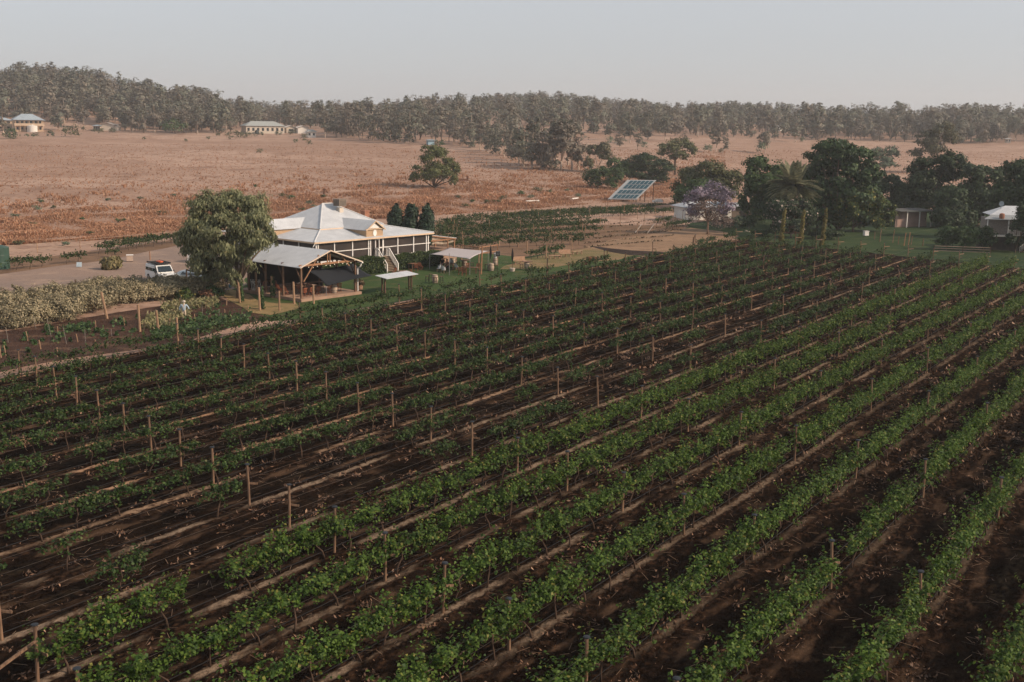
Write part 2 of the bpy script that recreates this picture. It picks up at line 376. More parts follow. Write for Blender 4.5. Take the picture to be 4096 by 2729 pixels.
sheet("bare_field", [(2335, 988), (2470, 1012), (2560, 1024), (2700, 1008), (2880, 968), (2960, 945), (2880, 925), (2760, 912), (2600, 938), (2430, 962)], .03, GROUND("tan_field", [(.225, .145, .09), (.265, .172, .108), (.165, .105, .068)], (.1, .5), bump=.35, bscale=6), rough=1.0)
sheet("garden_bed", [(-500, 1420), (-300, 1330), (0, 1330), (350, 1270), (640, 1225), (880, 1192), (960, 1222), (1085, 1270), (700, 1378), (120, 1462), (-300, 1560)], .02, DIRT)
sheet("driveway", [(-500, 1130), (0, 1098), (430, 1040), (700, 985), (770, 978), (930, 1010), (1010, 1080), (960, 1150), (880, 1168), (600, 1165), (300, 1190), (0, 1235), (-500, 1330)], .016, GRAV, rough=1.2)
sheet("vineyard_ground", [(-500, 1080), (0, 1050), (420, 1000), (720, 955), (790, 978), (700, 990), (430, 1046), (0, 1108), (-500, 1150)], .008, BARE)
sheet("lawn_shade_patch", [(2352, 983), (2440, 994), (2530, 1003), (2640, 1008), (2680, 1014), (2610, 1024), (2520, 1022), (2440, 1009)], .045, GROUND("painted_shade", [(.028, .018, .014), (.045, .028, .02), (.02, .013, .01)], (.4, 1.2), bump=.9, bscale=5), rough=.9)  # dark sheet standing in for the shadow on the far lawn
# ------------------------------------------------------------------ haze
def haze():
    m = bpy.data.materials.new("haze_air"); m.use_nodes = True; n = m.node_tree.nodes; l = m.node_tree.links; n.remove(n["Principled BSDF"])
    v = n.new("ShaderNodeVolumePrincipled"); v.inputs['Color'].default_value = (.80, .84, .88, 1); v.inputs['Density'].default_value = HAZE
    v.inputs['Anisotropy'].default_value = .2
    l.new(v.outputs[0], n["Material Output"].inputs['Volume'])
    try: m.cycles.homogeneous_volume = True
    except Exception: pass
    b = MB(); z0, z1 = -36.0, 95.0; b.box((0, 1200, (z0 + z1) / 2), (7000, 2900, z1 - z0))
    o = b.build("haze", m); o['kind'] = "stuff"; o['label'] = "pale smoky haze over the far hills"
HAZE = 0.00024
haze()
# ================================================================== GRAPEVINES
VL = DR / 7.0       # vine spacing (seven vines to a bay)
BARK = M("vine_bark", (.10, .062, .042), (.05, .032, .022), scale=9, rough=.95, stretch=(1, 1, .3))
LB = LEAF("vine_leaf_bright", (.022, .055, .008), (.095, .16, .024), trans=.32, tip=(.17, .165, .035), patch=.25, pscale=.6)
LD = LEAF("vine_leaf_dark", (.013, .034, .008), (.05, .092, .018), trans=.25, tip=(.09, .10, .03), patch=.3, pscale=.5)
def vine_leaves(rng, bright, n_shoots, per, spread, size):
    Cs = []
    clumps = rng.uniform(-.5, .5, 2) * VL
    for i in range(n_shoots):
        x = rng.uniform(-.57, .57) * VL if bright or rng.random() < .72 else rng.choice(clumps) + rng.normal() * .28
        x = np.clip(x, -.62 * VL * spread, .62 * VL * spread)
        p = np.array([x, rng.normal() * .05, .92 + rng.normal() * .05])
        d = np.array([rng.normal() * .45, rng.normal() * (.30 if bright else .36), rng.uniform(.3, 1.2)])
        if rng.random() < .38: d[2] = rng.uniform(-.45, .3)
        d /= np.linalg.norm(d); L = rng.uniform(.4, .95) * (1.0 if bright else .80)
        if bright and rng.random() < .36: L *= 1.7; d[2] = abs(d[2]) + .35; d /= np.linalg.norm(d)
        t = np.linspace(.06, 1, per)[:, None]
        c = p + d * t * L + np.array([0, 0, -.22]) * (t ** 2) * L * rng.uniform(.2, 1.6)
        Cs.append(c + rng.normal(size=(per, 3)) * np.array([.07, .05, .06]))
    C = np.concatenate(Cs); C[:, 2] = np.clip(C[:, 2], .5, 2.35)
    return C, size * rng.uniform(.7, 1.25, len(C))
def vout(C):
    d = np.c_[C[:, 0] * .0, C[:, 1], (C[:, 2] - .95) * .8]; return .62 * d / (np.linalg.norm(d, axis=1)[:, None] + .05)
def vine_trunk(rng):
    m = MB(); bend = rng.normal(size=2) * .14
    p = [(bend[0] * 1.6, bend[1], -.03), (bend[0], bend[1] * .8, .3), (-bend[0] * .4, -bend[1] * .5, .6), (0, 0, .92)]
    m.tube(p, [.045, .034, .03, .032], 6)
    for s in (-1, 1):
        m.tube([(0, 0, .9), (s * .25, 0, .98 + rng.normal() * .03), (s * VL * .48, rng.normal() * .04, .93)], [.03, .022, .012], 5)
    return m
VB = []; VD = []
for k in range(8):
    rg = np.random.default_rng(100 + k)
    C, s = vine_leaves(rg, True, (46, 52, 38, 58, 44, 50, 34, 54)[k], 17, 1.0, .12)
    fo = mesh_np("foliage", leaves(C, s, rg, up=.3, out=vout(C)), quads(len(C)), LB); VB.append((fo, vine_trunk(rg), C, s))
for k in range(9):
    rg = np.random.default_rng(200 + k)
    C, s = vine_leaves(rg, False, [30, 36, 22, 32, 14, 27, 38, 19, 34][k], 15, 1.0, .12)
    fo = mesh_np("foliage", leaves(C, s, rg, up=.3, out=vout(C)), quads(len(C)), LD); VD.append((fo, vine_trunk(rg), C, s))
TRM = {}
def trunk_mesh(kind, k):
    if (kind, k) not in TRM:
        t = (VB if kind else VD)[k][1]; o = t.build("trunk", BARK, smooth=True); TRM[(kind, k)] = o.data; bpy.data.objects.remove(o)
    return TRM[(kind, k)]
# where vines stand: list of (size on the photo, x, y, row, index, bright, variant, scale)
spots = []
rgs = np.random.default_rng(5)
for r in range(0, 21):
    c0, c1 = (0.0 if r >= 10 else -.2), 10.2
    for i in range(int((c1 - c0) * 7)):
        c = c0 + (i + .5) / 7; p = vpt(c, r)
        if not inframe(p, 900, 500, 1.3): continue
        seen = inframe(p, 130, 120, 1.3) and r < 19
        br = r >= 11; keep = 1.0
        if not br:
            keep = {10: .24, 9: .5, 8: .74, 7: .8, 6: .84}.get(r, .89)
            if c > 5 and 2 < r < 11: keep *= .95
            if r == 10 and c > 2.2: keep = .7
            if r == 10 and 2.7 < c < 3.1: keep = 0
            if r <= 2 and 5.9 < c < 8.6: keep = .7
            if r == 0 and 7.2 < c < 9.75: keep = .3
            if r <= 3 and c < 3: keep = .95
        else:
            keep = .985
            if r == 11 and 0.42 < c < .62: keep = 0
        if rgs.random() > keep: continue
        x, y = pj(p[0], p[1], 1.3)
        spots.append([1 / p[1] if seen else 0, p[0], p[1], r, i, br, int(rgs.integers(8 if br else 9)), rgs.uniform(.85, 1.12)])
spots.sort(key=lambda s: -s[0])
near, rest = spots[:300], [tuple(s) for s in spots[300:]]
vine_proto = {}
cnt = {}
near.sort(key=lambda s: (-s[3], s[4]))
for _, x, y, r, i, br, k, sc in near:
    cnt[r] = cnt.get(r, 0) + 1
    row = ordn(19 - r); key = (br, k)
    lab = ("bright leafy" if br else "darker") + " grapevine, " + ordn(cnt[r]) + " from near end, " + row + " row from bottom right corner"
    if key not in vine_proto:
        o = empty("grapevine", (0, 0, 0)); link("trunk", trunk_mesh(br, k), o); link("foliage", (VB if br else VD)[k][0], o); vine_proto[key] = o
    else: o = copy_tree(vine_proto[key])
    o.location = (x, y, float(soil_z(0, float(r)))); o.rotation_euler = (0, 0, ROWA + (math.pi if (i * 7 + r) % 2 else 0)); o.scale = (1, 1, sc)
    tag(o, lab, "grapevine", "grapevines in the main vineyard rows")
# second block of vines behind the lawn (rows lie a little flatter) and the strip beside the driveway
def px_row(a, b, step=1.9):
    A, B = PX(*a)[:2], PX(*b)[:2]; n = max(1, int(np.linalg.norm(B - A) / step))
    return [A + (B - A) * (j + .5) / n for j in range(n)], math.atan2(*(B - A)[::-1])
B2 = [((1760, 1018), (2015, 1000)), ((2110, 1041), (2300, 1008)), ((1800, 1000), (2330, 978)), ((1755, 985), (2390, 960)), ((1745, 972), (2400, 934)), ((1740, 960), (2400, 908)), ((1745, 948), (2420, 903)),
      ((1750, 936), (2380, 891)), ((1740, 925), (2480, 866)), ((1745, 914), (2520, 852)), ((1760, 903), (2520, 853)), ((1800, 890), (2620, 840)), ((2060, 873), (2700, 834)), ((2440, 872), (2700, 858)), ((2500, 862), (2760, 850)), ((2660, 925), (2760, 905)), ((2620, 905), (2700, 890)), ((1800, 1006), (1990, 990))]
D_ = {0: .0, 1: .98, 2: .95, 3: .98, 4: .98, 5: .98, 6: .95, 7: .9, 8: .9, 9: .85, 10: .8, 11: .75, 12: .85, 13: .95, 14: .95, 15: .95, 16: .9, 17: .7}
rg2 = np.random.default_rng(9)
B2POST = []
for j, (a, bb) in enumerate(B2):
    P, ang = px_row(a, bb, 1.45)
    for i, p in enumerate(P):
        if rg2.random() < D_[j]: rest.append((0, p[0], p[1], -1, i, False, int(rg2.integers(9)), rg2.uniform(.85, 1.12), ang))
        if i % 5 == 2: B2POST.append(p)
for a, bb in (((-60, 1098), (470, 1030)), ((-60, 1082), (120, 1062)), ((380, 1020), (730, 970)), ((420, 1005), (760, 955))):
    P, ang = px_row(a, bb, 1.7)
    for i, p in enumerate(P):
        if rg2.random() < .9: rest.append((0, p[0], p[1], -1, i, False, int(rg2.integers(9)), rg2.uniform(.9, 1.15), ang))
Vs, Fs, Ms, off = [], [], [], 0
for s in rest:
    x, y, br, k, sc = s[1], s[2], s[5], s[6], s[7]; ang = s[8] if len(s) > 8 else ROWA + (math.pi if rg2.random() < .5 else 0)
    fo, tr, C, sz = (VB if br else VD)[k]
    n = max(60, int(len(C) * np.clip(60 / y, .34, .8))); sel = rg2.choice(len(C), n, replace=False)
    v = leaves(rotz(C[sel], ang) * np.array([1, 1, sc]), sz[sel] * min(1.7, math.sqrt(len(C) / n) * 1.02), rg2, up=.3, out=rotz(vout(C[sel]), ang))
    if len(s) > 8: v = v * np.array([1, 1, 1.0])
    z0 = float(soil_z(0, float(s[3]))) if s[3] >= 0 else .0
    Vs.append(v + np.array([x, y, z0])); Fs.append(quads(n, off)); off += n * 4; Ms.append(np.full(n, 1 if br else 0))
    tv = np.concatenate(tr.v); tv = rotz(tv, ang) + np.array([x, y, z0])
    tf = np.array([f for f in tr.f if len(f) == 4], np.int32) + off
    Vs.append(tv); Fs.append(tf); Ms.append(np.full(len(tf), 2)); off += len(tv)
me = mesh_np("grapevines", np.concatenate(Vs), np.concatenate(Fs), [LD, LB, BARK], np.concatenate(Ms))
tag(link("grapevines", me), "smaller grapevines filling the farther rows of the vineyard", "grapevines", kind="stuff")
# ------------------------------------------------------------------ trellis posts
WOOD = M("weathered_timber", (.23, .14, .085), (.11, .065, .042), scale=5, rough=.9, stretch=(3, 3, .5), bump=.3, obj_var=.35)
CAP = M("post_cap", (.022, .028, .036), (.014, .018, .024), scale=6, rough=.7)
def make_post():
    m = MB(); m.tube([(0, 0, -.25), (.01, 0, 1.0), (0, .01, POSTH)], [.062, .058, .055], 8)
    o = m.build("trellis_post", WOOD, smooth=False)
    c = MB(); c.lathe((0, 0, POSTH), [(.05, -.03), (.12, -.01), (.115, .025), (.03, .045)], 10); c.build("cap", CAP, o)
    a = MB(); a.beam((-.05, .06, 1.02), (.42, .06, .96), .035, .09); a.build("cross_arm", WOOD, o)
    return o
pp = None; n_post = 0
for r in range(0, 19):
    k = 0
    for ci in range(0, 11):
        if ci == 0 and r < 10: continue
        c = ci if ci < 10 else 10.12; p = vpt(c, r)
        if not inframe(p, 120, 260, 1.6): continue
        k += 1
        if pp is None: o = pp = make_post()
        else: o = copy_tree(pp)
        o.location = (*p, float(soil_z(0, float(r)))); rr = np.random.default_rng(r * 50 + ci)
        o.rotation_euler = (rr.normal() * .025, rr.normal() * .025, ROWA - .9 + rr.normal() * .3); o.scale = (1, 1, 1 + rr.normal() * .03)
        end = " end" if ci in (0, 10) else ""
        tag(o, f"capped timber{end} post, {ordn(k)} along the {ordn(19 - r)} vine row from bottom right corner", "post", "capped trellis posts in the vineyard rows")
        if ci in (0, 10) and k:
            bm = MB(); s = -1 if ci == 0 else 1
            bm.beam((0, 0, 1.35), tuple(np.r_[ROWD * s * 2.6, .55 if ci == 0 else 1.2]), .08)
            br_ = bm.build("brace", WOOD, None)
            inv = o.matrix_basis.inverted(); br_.parent = o; br_.matrix_parent_inverse = Matrix.Identity(4)
            br_.data.transform(inv.to_3x3().to_4x4())
# plain stakes and posts of the back block: thin posts, one object each
def simple_post(name, p, h, r, mat, label, cat, group=None, lean=(0, 0)):
    m = MB(); m.tube([(0, 0, -.2), (lean[0] * .5, lean[1] * .5, h * .5), (lean[0], lean[1], h)], [r * 1.05, r, r * .92], 7)
    o = m.build(name, mat, loc=(p[0], p[1], p[2] if len(p) > 2 else 0)); return tag(o, label, cat, group)
PALEW = M("pale_timber", (.36, .23, .14), (.22, .13, .08), scale=6, rough=.9, stretch=(3, 3, .5), obj_var=.3)
ends = [(2480, 935), (2548, 940), (2340, 962), (2640, 925), (2700, 905), (2420, 948), (2575, 905), (2480, 905), (2650, 890), (2730, 885), (2550, 880), (2620, 868), (2400, 920), (2330, 940)]
bp = [(p[0], p[1]) for p in B2POST[::2]] + [tuple(PX(*e)[:2]) for e in ends]
bp.sort(key=lambda q: (q[0] / q[1]))
for i, q in enumerate(bp):
    simple_post("vine_post", q, 1.95 + (i * 37 % 10) * .035, .05, PALEW, f"thin timber post in the back vine block, {ordn(i + 1)} from the house side", "post", "thin posts of the back vine block", (random.gauss(0, .05), random.gauss(0, .05)))
for k_, (a, bb) in enumerate((((2538, 935), (2552, 900)), ((2588, 935), (2612, 905)))):
    m = MB(); A, B_ = PX(*a), PX(*bb, .0); m.beam((A[0], A[1], .02), (A[0] + 1.2, A[1] + .8, 1.5), .09)
    tag(m.build("strainer_brace", M("grey_pale_wood", (.5, .45, .4), (.38, .33, .28))), ["pale slanting brace pole on the bare vine rows, nearer the jacaranda", "pale slanting brace pole on the bare vine rows, nearer the house"][1 - k_], "brace pole", "slanting brace poles")
# trellis wires, one per row
WIRE = M("trellis_wire", (.16, .13, .11), rough=.5, metal=.6)
for r in range(0, 19):
    m = MB(); a = vpt(0 if r >= 10 else -.2, r); bb = vpt(10.12, r)
    for z in (.93, 1.5): m.beam((*a, z), (*bb, z), .006)
    wo = m.build("trellis_wire", WIRE); dm = MB(); dm.beam((*a, .46), (*bb, .46), .022); dm.build("drip_hose", M("hose_black", (.012, .011, .011), rough=.6), wo)
    tag(wo, f"thin wires and drip hose along the {ordn(19 - r)} vine row from bottom right corner", "wire", "trellis wires along the vine rows")
# fallen leaves and prunings on the ground
LIT = LEAF("leaf_litter", (.05, .028, .017), (.20, .11, .066), trans=0, tip=(.33, .21, .14), patch=.2, obj_var=0)
rl = np.random.default_rng(21); C = []
for r in range(0, 19):
    for c in np.arange(-.3, 10.1, 1 / 14):
        p = vpt(c, r)
        if not inframe(p, 60, 80, 0) or p[1] > 150: continue
        n = rl.poisson(11 * np.clip(45 / p[1], .15, 1.3) * (1.5 if rl.random() < .35 else .4))
        qc = rl.normal() * .12 + (0.2 if rl.random() < .6 else -.05)
        for _ in range(n):
            q = vpt(c + rl.normal() * .03, r + qc + rl.normal() * .06); C.append((q[0], q[1], float(soil_z(0, r + qc)) + .03 + abs(rl.normal()) * .03))
for _ in range(1700):      # heaps of dry leaves lying between the rows
    r, c = rl.uniform(2, 18.6), rl.uniform(-.3, 7); fr_ = (r + .5) % 1
    if abs(fr_ - .5) < .12 or (abs(fr_ - .75) > .15 and rl.random() < .35): continue
    p = vpt(c, r)
    if not inframe(p, 60, 80, 0) or p[1] > 105: continue
    w_ = rl.uniform(.08, .24)
    for _k in range(int(rl.uniform(6, 26))):
        q = p + rl.normal(size=2) * w_; C.append((q[0], q[1], float(soil_z(0, r)) + .02 + abs(rl.normal()) * .05))
C = np.array(C); sz = rl.uniform(.05, .15, len(C)) * np.clip(C[:, 1] / 60, .8, 1.9)
me = mesh_np("leaf_litter", leaves(C, sz, rl, up=1.2, long=1.7), quads(len(C)), LIT); 
C2 = []
for r in range(4, 19):
    for c in np.arange(0, 6, 1 / 10):
        p = vpt(c, r)
        if not inframe(p, 60, 80, 0) or p[1] > 75: continue
        for _ in range(rl.poisson(6)):
            qc = rl.uniform(-.5, .5); q = vpt(c + rl.normal() * .04, r + qc); C2.append((q[0], q[1], float(soil_z(0, r + qc)) + .035))
C2 = np.array(C2); n2_ = len(C2); s2 = rl.uniform(.12, .34, n2_); a2 = rl.uniform(0, 6.28, n2_); dd = np.c_[np.cos(a2), np.sin(a2), rl.normal(size=n2_) * .08] * s2[:, None]; ww = np.c_[-np.sin(a2), np.cos(a2), np.zeros(n2_)] * .008
V2 = np.stack([C2 - dd - ww, C2 + dd - ww, C2 + dd + ww, C2 - dd + ww], 1).reshape(-1, 3)
tag(link("cane_litter", mesh_np("cane_litter", V2, quads(n2_), LEAF("dry_cane", (.08, .05, .033), (.26, .17, .11), trans=0, obj_var=0))), "thin dry pruned canes strewn between the vine rows", "cane litter", kind="stuff")
tag(link("leaf_litter", me), "fallen dry leaves and prunings under the vines", "leaf litter", kind="stuff")

# weedy lines where vine rows have died on the bare ground
rd = np.random.default_rng(61); C = []
for a, bb in (((2340, 991), (2640, 964)), ((2330, 976), (2690, 944)), ((2312, 962), (2720, 922)), ((2414, 932), (2740, 903)), ((2400, 950), (2700, 921)), ((2380, 915), (2700, 885)), ((2420, 900), (2730, 872))):
    A, B_ = PX(*a)[:2], PX(*bb)[:2]
    for t in rd.random(170):
        q = A + (B_ - A) * t + rd.normal(size=2) * .22; C.append((q[0], q[1], .04 + abs(rd.normal()) * .1))
C = np.array(C); tag(link("dry_weeds", mesh_np("dry_weeds", leaves(C, rd.uniform(.15, .4, len(C)), rd, up=1.0), quads(len(C)), LEAF("dry_weed", (.08, .06, .032), (.17, .115, .065), trans=0, obj_var=0))), "dry weedy lines on the bare ground between the vine blocks", "weeds", kind="stuff")
# ================================================================== TREES, BUSHES, FOREST
TRUNK = M("tree_bark", (.16, .11, .075), (.08, .055, .04), scale=4, rough=.95, stretch=(3, 3, .6), bump=.3)
PALEBARK = M("pale_bark", (.50, .40, .32), (.32, .24, .18), scale=3, rough=.9, stretch=(3, 3, .6))
L_PEP = LEAF("pepper_leaf", (.125, .14, .068), (.26, .27, .148), trans=.3, tip=(.28, .26, .13), patch=.35, pscale=.45)
L_LONE = LEAF("wattle_leaf", (.075, .095, .030), (.15, .165, .06), trans=.2, patch=.35, pscale=.4)
L_DARK = LEAF("dark_leaf", (.013, .030, .012), (.035, .062, .022), trans=.15, tip=(.07, .10, .035), patch=.4, pscale=.35)
L_FIG = LEAF("fig_leaf", (.016, .036, .014), (.040, .075, .026), trans=.15, tip=(.09, .13, .045), patch=.5, pscale=.3)
L_GREEN = LEAF("garden_leaf", (.028, .060, .020), (.062, .105, .034), trans=.2, tip=(.11, .14, .05), patch=.4, pscale=.4)
L_OLIVE = LEAF("olive_leaf", (.055, .065, .026), (.11, .115, .05), trans=.15, patch=.4, pscale=.35)
L_GUM = LEAF("gum_leaf", (.065, .070, .038), (.135, .13, .075), trans=.15, tip=(.16, .13, .075), patch=.4, pscale=.3)
L_CIT = LEAF("citrus_leaf", (.022, .045, .010), (.075, .105, .022), trans=.2, tip=(.20, .17, .04), patch=.4, pscale=.5)
L_JAC = LEAF("jacaranda_blossom", (.20, .165, .22), (.33, .275, .34), trans=.25, tip=(.42, .32, .36), patch=.4, pscale=.5)
L_JACB = LEAF("jacaranda_twig", (.14, .10, .085), (.22, .165, .14), trans=.1, patch=.3)
L_CYP = LEAF("cypress_leaf", (.06, .06, .016), (.22, .17, .04), trans=.1, patch=.3, pscale=1.0)
L_JUN = LEAF("juniper_leaf", (.010, .026, .014), (.026, .05, .024), trans=.08, patch=.4, pscale=.8)
L_HED = LEAF("hedge_leaf", (.028, .05, .016), (.07, .10, .03), trans=.15, tip=(.12, .13, .045), patch=.4, pscale=.9)
L_SALT = LEAF("saltbush_leaf", (.16, .145, .085), (.34, .285, .18), trans=.15, tip=(.44, .36, .23), patch=.5, pscale=.5)
L_DRYB = LEAF("dry_bush_leaf", (.16, .075, .045), (.28, .14, .08), trans=.15, patch=.3)
L_PALE = LEAF("pale_leaf", (.075, .11, .065), (.15, .19, .12), trans=.15, patch=.35)
L_FLOW = LEAF("flowering_leaf", (.02, .04, .018), (.045, .07, .03), trans=.15, tip=(.62, .48, .42), patch=.3)
def blob_leaves(rng, blobs, n, size, sub=.33, hang=0.0, shell=.5):
    """leaves gathered in sub-clumps spread through a set of ellipsoids (cx, cy, cz, rx, ry, rz)"""
    B = np.array(blobs, float); vol = (B[:, 3] * B[:, 4] * B[:, 5]) ** .72; k = rng.choice(len(B), 10 ** 6 if False else n, p=vol / vol.sum())
    out = np.zeros((n, 3)); dirs = np.zeros((n, 3))
    for i in range(len(B)):
        s = np.where(k == i)[0]
        if not len(s): continue
        nc = max(7, int(26 * min(1, len(s) / 500)))
        d = rng.normal(size=(nc, 3)); d /= np.linalg.norm(d, axis=1)[:, None]; d[:, 2] = np.where(d[:, 2] < -.75, -d[:, 2] * .6, d[:, 2])
        cen = d * (rng.uniform(shell, 1.0, nc) ** .6)[:, None]
        w = rng.uniform(.5, 1.5, nc); j = rng.choice(nc, len(s), p=w / w.sum())
        q = cen[j] + rng.normal(size=(len(s), 3)) * sub * .55 * np.array([1, 1, .8])
        out[s] = B[i, :3] + q * B[i, 3:]
        dd = q * .8 + (q - cen[j]) * 1.4; dirs[s] = dd / (np.linalg.norm(dd, axis=1)[:, None] + 1e-6)
    return out, size * rng.uniform(.6, 1.35, n), dirs
def tree(name, label, cat, base, blobs, leaf, n, size, trunk=TRUNK, r0=.25, group=None, hang=0.0, long=1.0, sub=.33, depth=None, seed=0, fork=.35, limbs=True, extra=None, z=None, up=.3):
    """base and blobs given where the photo shows them (pixels of the full photo); built at their real distance and size"""
    rng = np.random.default_rng(seed + int(base[0]) * 7 + int(base[1]))
    p = GT(*base) if z is None else PX(base[0], base[1], z)
    s = mpp(p); bl = []
    k = max(b[2] for b in blobs) * s
    for i, (cx, cy, rx_, ry_) in enumerate(blobs):
        rdep = (rx_ + ry_) / 2 * s
        yo = rng.uniform(-.55, .55) * k * .8 if depth is None else rng.uniform(-depth, depth)
        bl.append(((cx - base[0]) * s, yo, (base[1] - cy) * s, rx_ * s, rdep, ry_ * s))
    root = empty(name, p, 0, label, cat, group)
    C, sz, dr = blob_leaves(rng, bl, n, size, sub)
    ok = C[:, 2] > .12; C, sz, dr = C[ok], sz[ok], dr[ok]
    link("crown", mesh_np("crown", leaves(C, sz, rng, up=up, long=long, hang=hang, out=dr), quads(len(C)), leaf), root)
    if extra:
        eb, em, en, es = extra; e2 = [((cx - base[0]) * s, rng.uniform(-.4, .4) * k, (base[1] - cy) * s, rx_ * s, (rx_ + ry_) / 2 * s, ry_ * s) for cx, cy, rx_, ry_ in eb]
        C2, s2, _d = blob_leaves(rng, e2, en, es, .4); link("blossom" if em is L_JAC else "twigs", mesh_np("crown_extra", leaves(C2, s2, rng, up=.3), quads(len(C2)), em), root)
    m = MB(); zt = min(b[2] for b in bl); fk = np.array([rng.normal() * .1, 0, max(.15, fork * zt)])
    m.tube([(0, 0, -.3), (fk[0] * .5, 0, fk[2] * .5), tuple(fk)], [r0 * 1.25, r0, r0 * .85], 8)
    for b in bl:
        e = np.array(b[:3]); e[2] = e[2] + .1 * b[5]; mid = fk + (e - fk) * .5 + np.array([rng.normal() * .08, rng.normal() * .08, .06]) * np.linalg.norm(e - fk)
        if limbs: m.tube([fk - (0, 0, .05), mid, e], [r0 * .6, r0 * .36, r0 * .1], 6)
    m.build("trunk", trunk, root, smooth=True)
    return root
# --- trees one by one, from the house outwards
tree("pepper_tree", "big weeping olive-green pepper tree beside the open shed and parked cars", "tree", (957, 1195), [(850, 850, 90, 75), (925, 822, 100, 55), (1000, 850, 85, 75), (815, 945, 85, 90), (920, 935, 120, 95), (1022, 935, 78, 90), (775, 1010, 52, 72), (860, 1035, 85, 70), (950, 1050, 75, 62), (1065, 900, 38, 45), (785, 1080, 42, 40), (900, 1100, 48, 38), (835, 1110, 40, 32), (955, 1118, 30, 34), (1015, 985, 45, 55), (748, 960, 30, 40), (1085, 960, 22, 35)], L_PEP, 38000, .15, r0=.28, hang=1.3, long=2.4, sub=.27, seed=1, up=0, fork=.8)
tree("lone_tree", "lone olive-green multi-stemmed tree standing in the dry field", "tree", (1735, 752), [(1738, 640, 60, 52), (1690, 692, 45, 38), (1790, 682, 42, 50), (1742, 692, 62, 42), (1655, 712, 20, 18), (1815, 722, 18, 22), (1715, 602, 30, 18), (1760, 598, 18, 14), (1822, 668, 18, 22)], L_LONE, 11000, .34, r0=.3, sub=.3, fork=.12, seed=3, hang=.3)
for i, (x, top, w, dp) in enumerate(((1583, 818, 30, "leftmost, behind the house roof"), (1643, 824, 31, "middle of the three behind the house"), (1707, 830, 28, "rightmost, beside the back vines"))):
    tree("juniper_tree", "dark pointed conifer, " + dp, "tree", (x, 990), [(x, 930, w * .9, 55), (x - 2, 900, w, 50), (x + 2, 868, w * .82, 42), (x, 845, w * .5, 26), (x + (3, -4, 3)[i], 832, w * .25, 18), (x, 960, w * .8, 40)], L_JUN, 6500, .26, r0=.16, group="three dark conifers behind the house", sub=.35, depth=.3, long=1.6, fork=.9)
tree("jacaranda_tree", "purple flowering jacaranda with bare lower branches", "tree", (2830, 938), [(2790, 775, 45, 26), (2850, 755, 50, 24), (2900, 785, 36, 30), (2768, 808, 36, 28), (2832, 785, 55, 28), (2892, 825, 40, 36), (2785, 845, 42, 32)], L_JAC, 3600, .30, r0=.16, trunk=M("jacaranda_bark", (.30, .19, .13), (.18, .11, .075), scale=5, rough=.9), sub=.36, fork=.55, extra=([(2810, 850, 60, 40), (2870, 870, 60, 40), (2835, 820, 60, 40)], L_JACB, 2600, .22))
tree("fig_tree", "largest dark green tree, towering behind the palm", "tree", (3355, 925), [(3265, 645, 55, 52), (3335, 602, 75, 44), (3410, 632, 66, 52), (3450, 700, 52, 58), (3330, 700, 110, 68), (3300, 780, 90, 60), (3420, 780, 80, 60), (3380, 850, 90, 50), (3245, 720, 40, 50), (3275, 865, 60, 45), (3335, 895, 60, 36), (3430, 860, 60, 45)], L_FIG, 26000, .46, r0=.5, sub=.28)
tree("dense_tree", "tall green tree left of the palm with rounded bushy top", "tree", (3015, 895), [(3020, 662, 46, 36), (2998, 720, 34, 50), (3040, 740, 55, 60), (3010, 800, 50, 60), (3098, 685, 40, 35), (3090, 760, 50, 60), (3040, 850, 60, 45)], L_GREEN, 14000, .42, r0=.3)
tree("citrus_tree", "rounded green garden tree with yellowish top on the lawn", "tree", (3412, 928), [(3378, 832, 52, 42), (3448, 802, 58, 46), (3520, 838, 54, 48), (3420, 868, 78, 42), (3500, 880, 68, 38), (3370, 878, 36, 36)], L_CIT, 15000, .36, r0=.2, sub=.3)
tree("gum_tree", "tall grey-green gum rising above the dark garden trees", "tree", (3725, 690), [(3700, 560, 48, 32), (3750, 528, 46, 34), (3788, 552, 34, 32), (3722, 600, 60, 28), (3650, 622, 32, 18), (3682, 648, 30, 18)], L_GUM, 5200, .55, trunk=PALEBARK, r0=.4, sub=.3)
tree("dense_tree", "dark dense tree with a brownish top below the tall gum", "tree", (3740, 890), [(3698, 682, 66, 46), (3780, 652, 56, 38), (3828, 682, 28, 38), (3680, 752, 60, 58), (3760, 742, 88, 66), (3730, 820, 88, 55)], L_DARK, 18000, .45, r0=.35)
tree("dense_tree", "dark dense tree between the white frame and the cottage", "tree", (3910, 905), [(3878, 692, 46, 34), (3945, 705, 56, 38), (3900, 770, 78, 58), (3962, 802, 78, 62), (3870, 845, 66, 52)], L_DARK, 17000, .45, r0=.35)
tree("dense_tree", "dark tree standing at the right edge over the cottage roof", "tree", (4085, 960), [(4060, 692, 56, 44), (4110, 720, 60, 60), (4090, 762, 60, 66), (4020, 780, 56, 56), (4095, 850, 50, 55), (4110, 920, 45, 50), (4060, 830, 40, 30)], L_DARK, 18000, .45, r0=.35)
tree("dense_tree", "dark tree behind the rounded citrus tree", "tree", (3590, 880), [(3560, 742, 38, 36), (3600, 792, 58, 58), (3560, 838, 58, 46), (3500, 735, 40, 46), (3640, 820, 40, 50)], L_DARK, 13000, .44, r0=.3)
tree("pale_tree", "pale green airy tree in the field behind the big dark tree", "tree", (3535, 690), [(3510, 612, 32, 22), (3560, 612, 32, 27), (3540, 650, 42, 26), (3490, 642, 22, 16)], L_PALE, 2600, .5, r0=.2)
tree("umbrella_tree", "umbrella-shaped tree with a tall bare trunk in the field", "tree", (2700, 702), [(2670, 592, 40, 24), (2720, 576, 44, 24), (2752, 602, 34, 26), (2648, 612, 22, 14), (2710, 622, 38, 20)], L_OLIVE, 4200, .45, r0=.32, fork=.75)
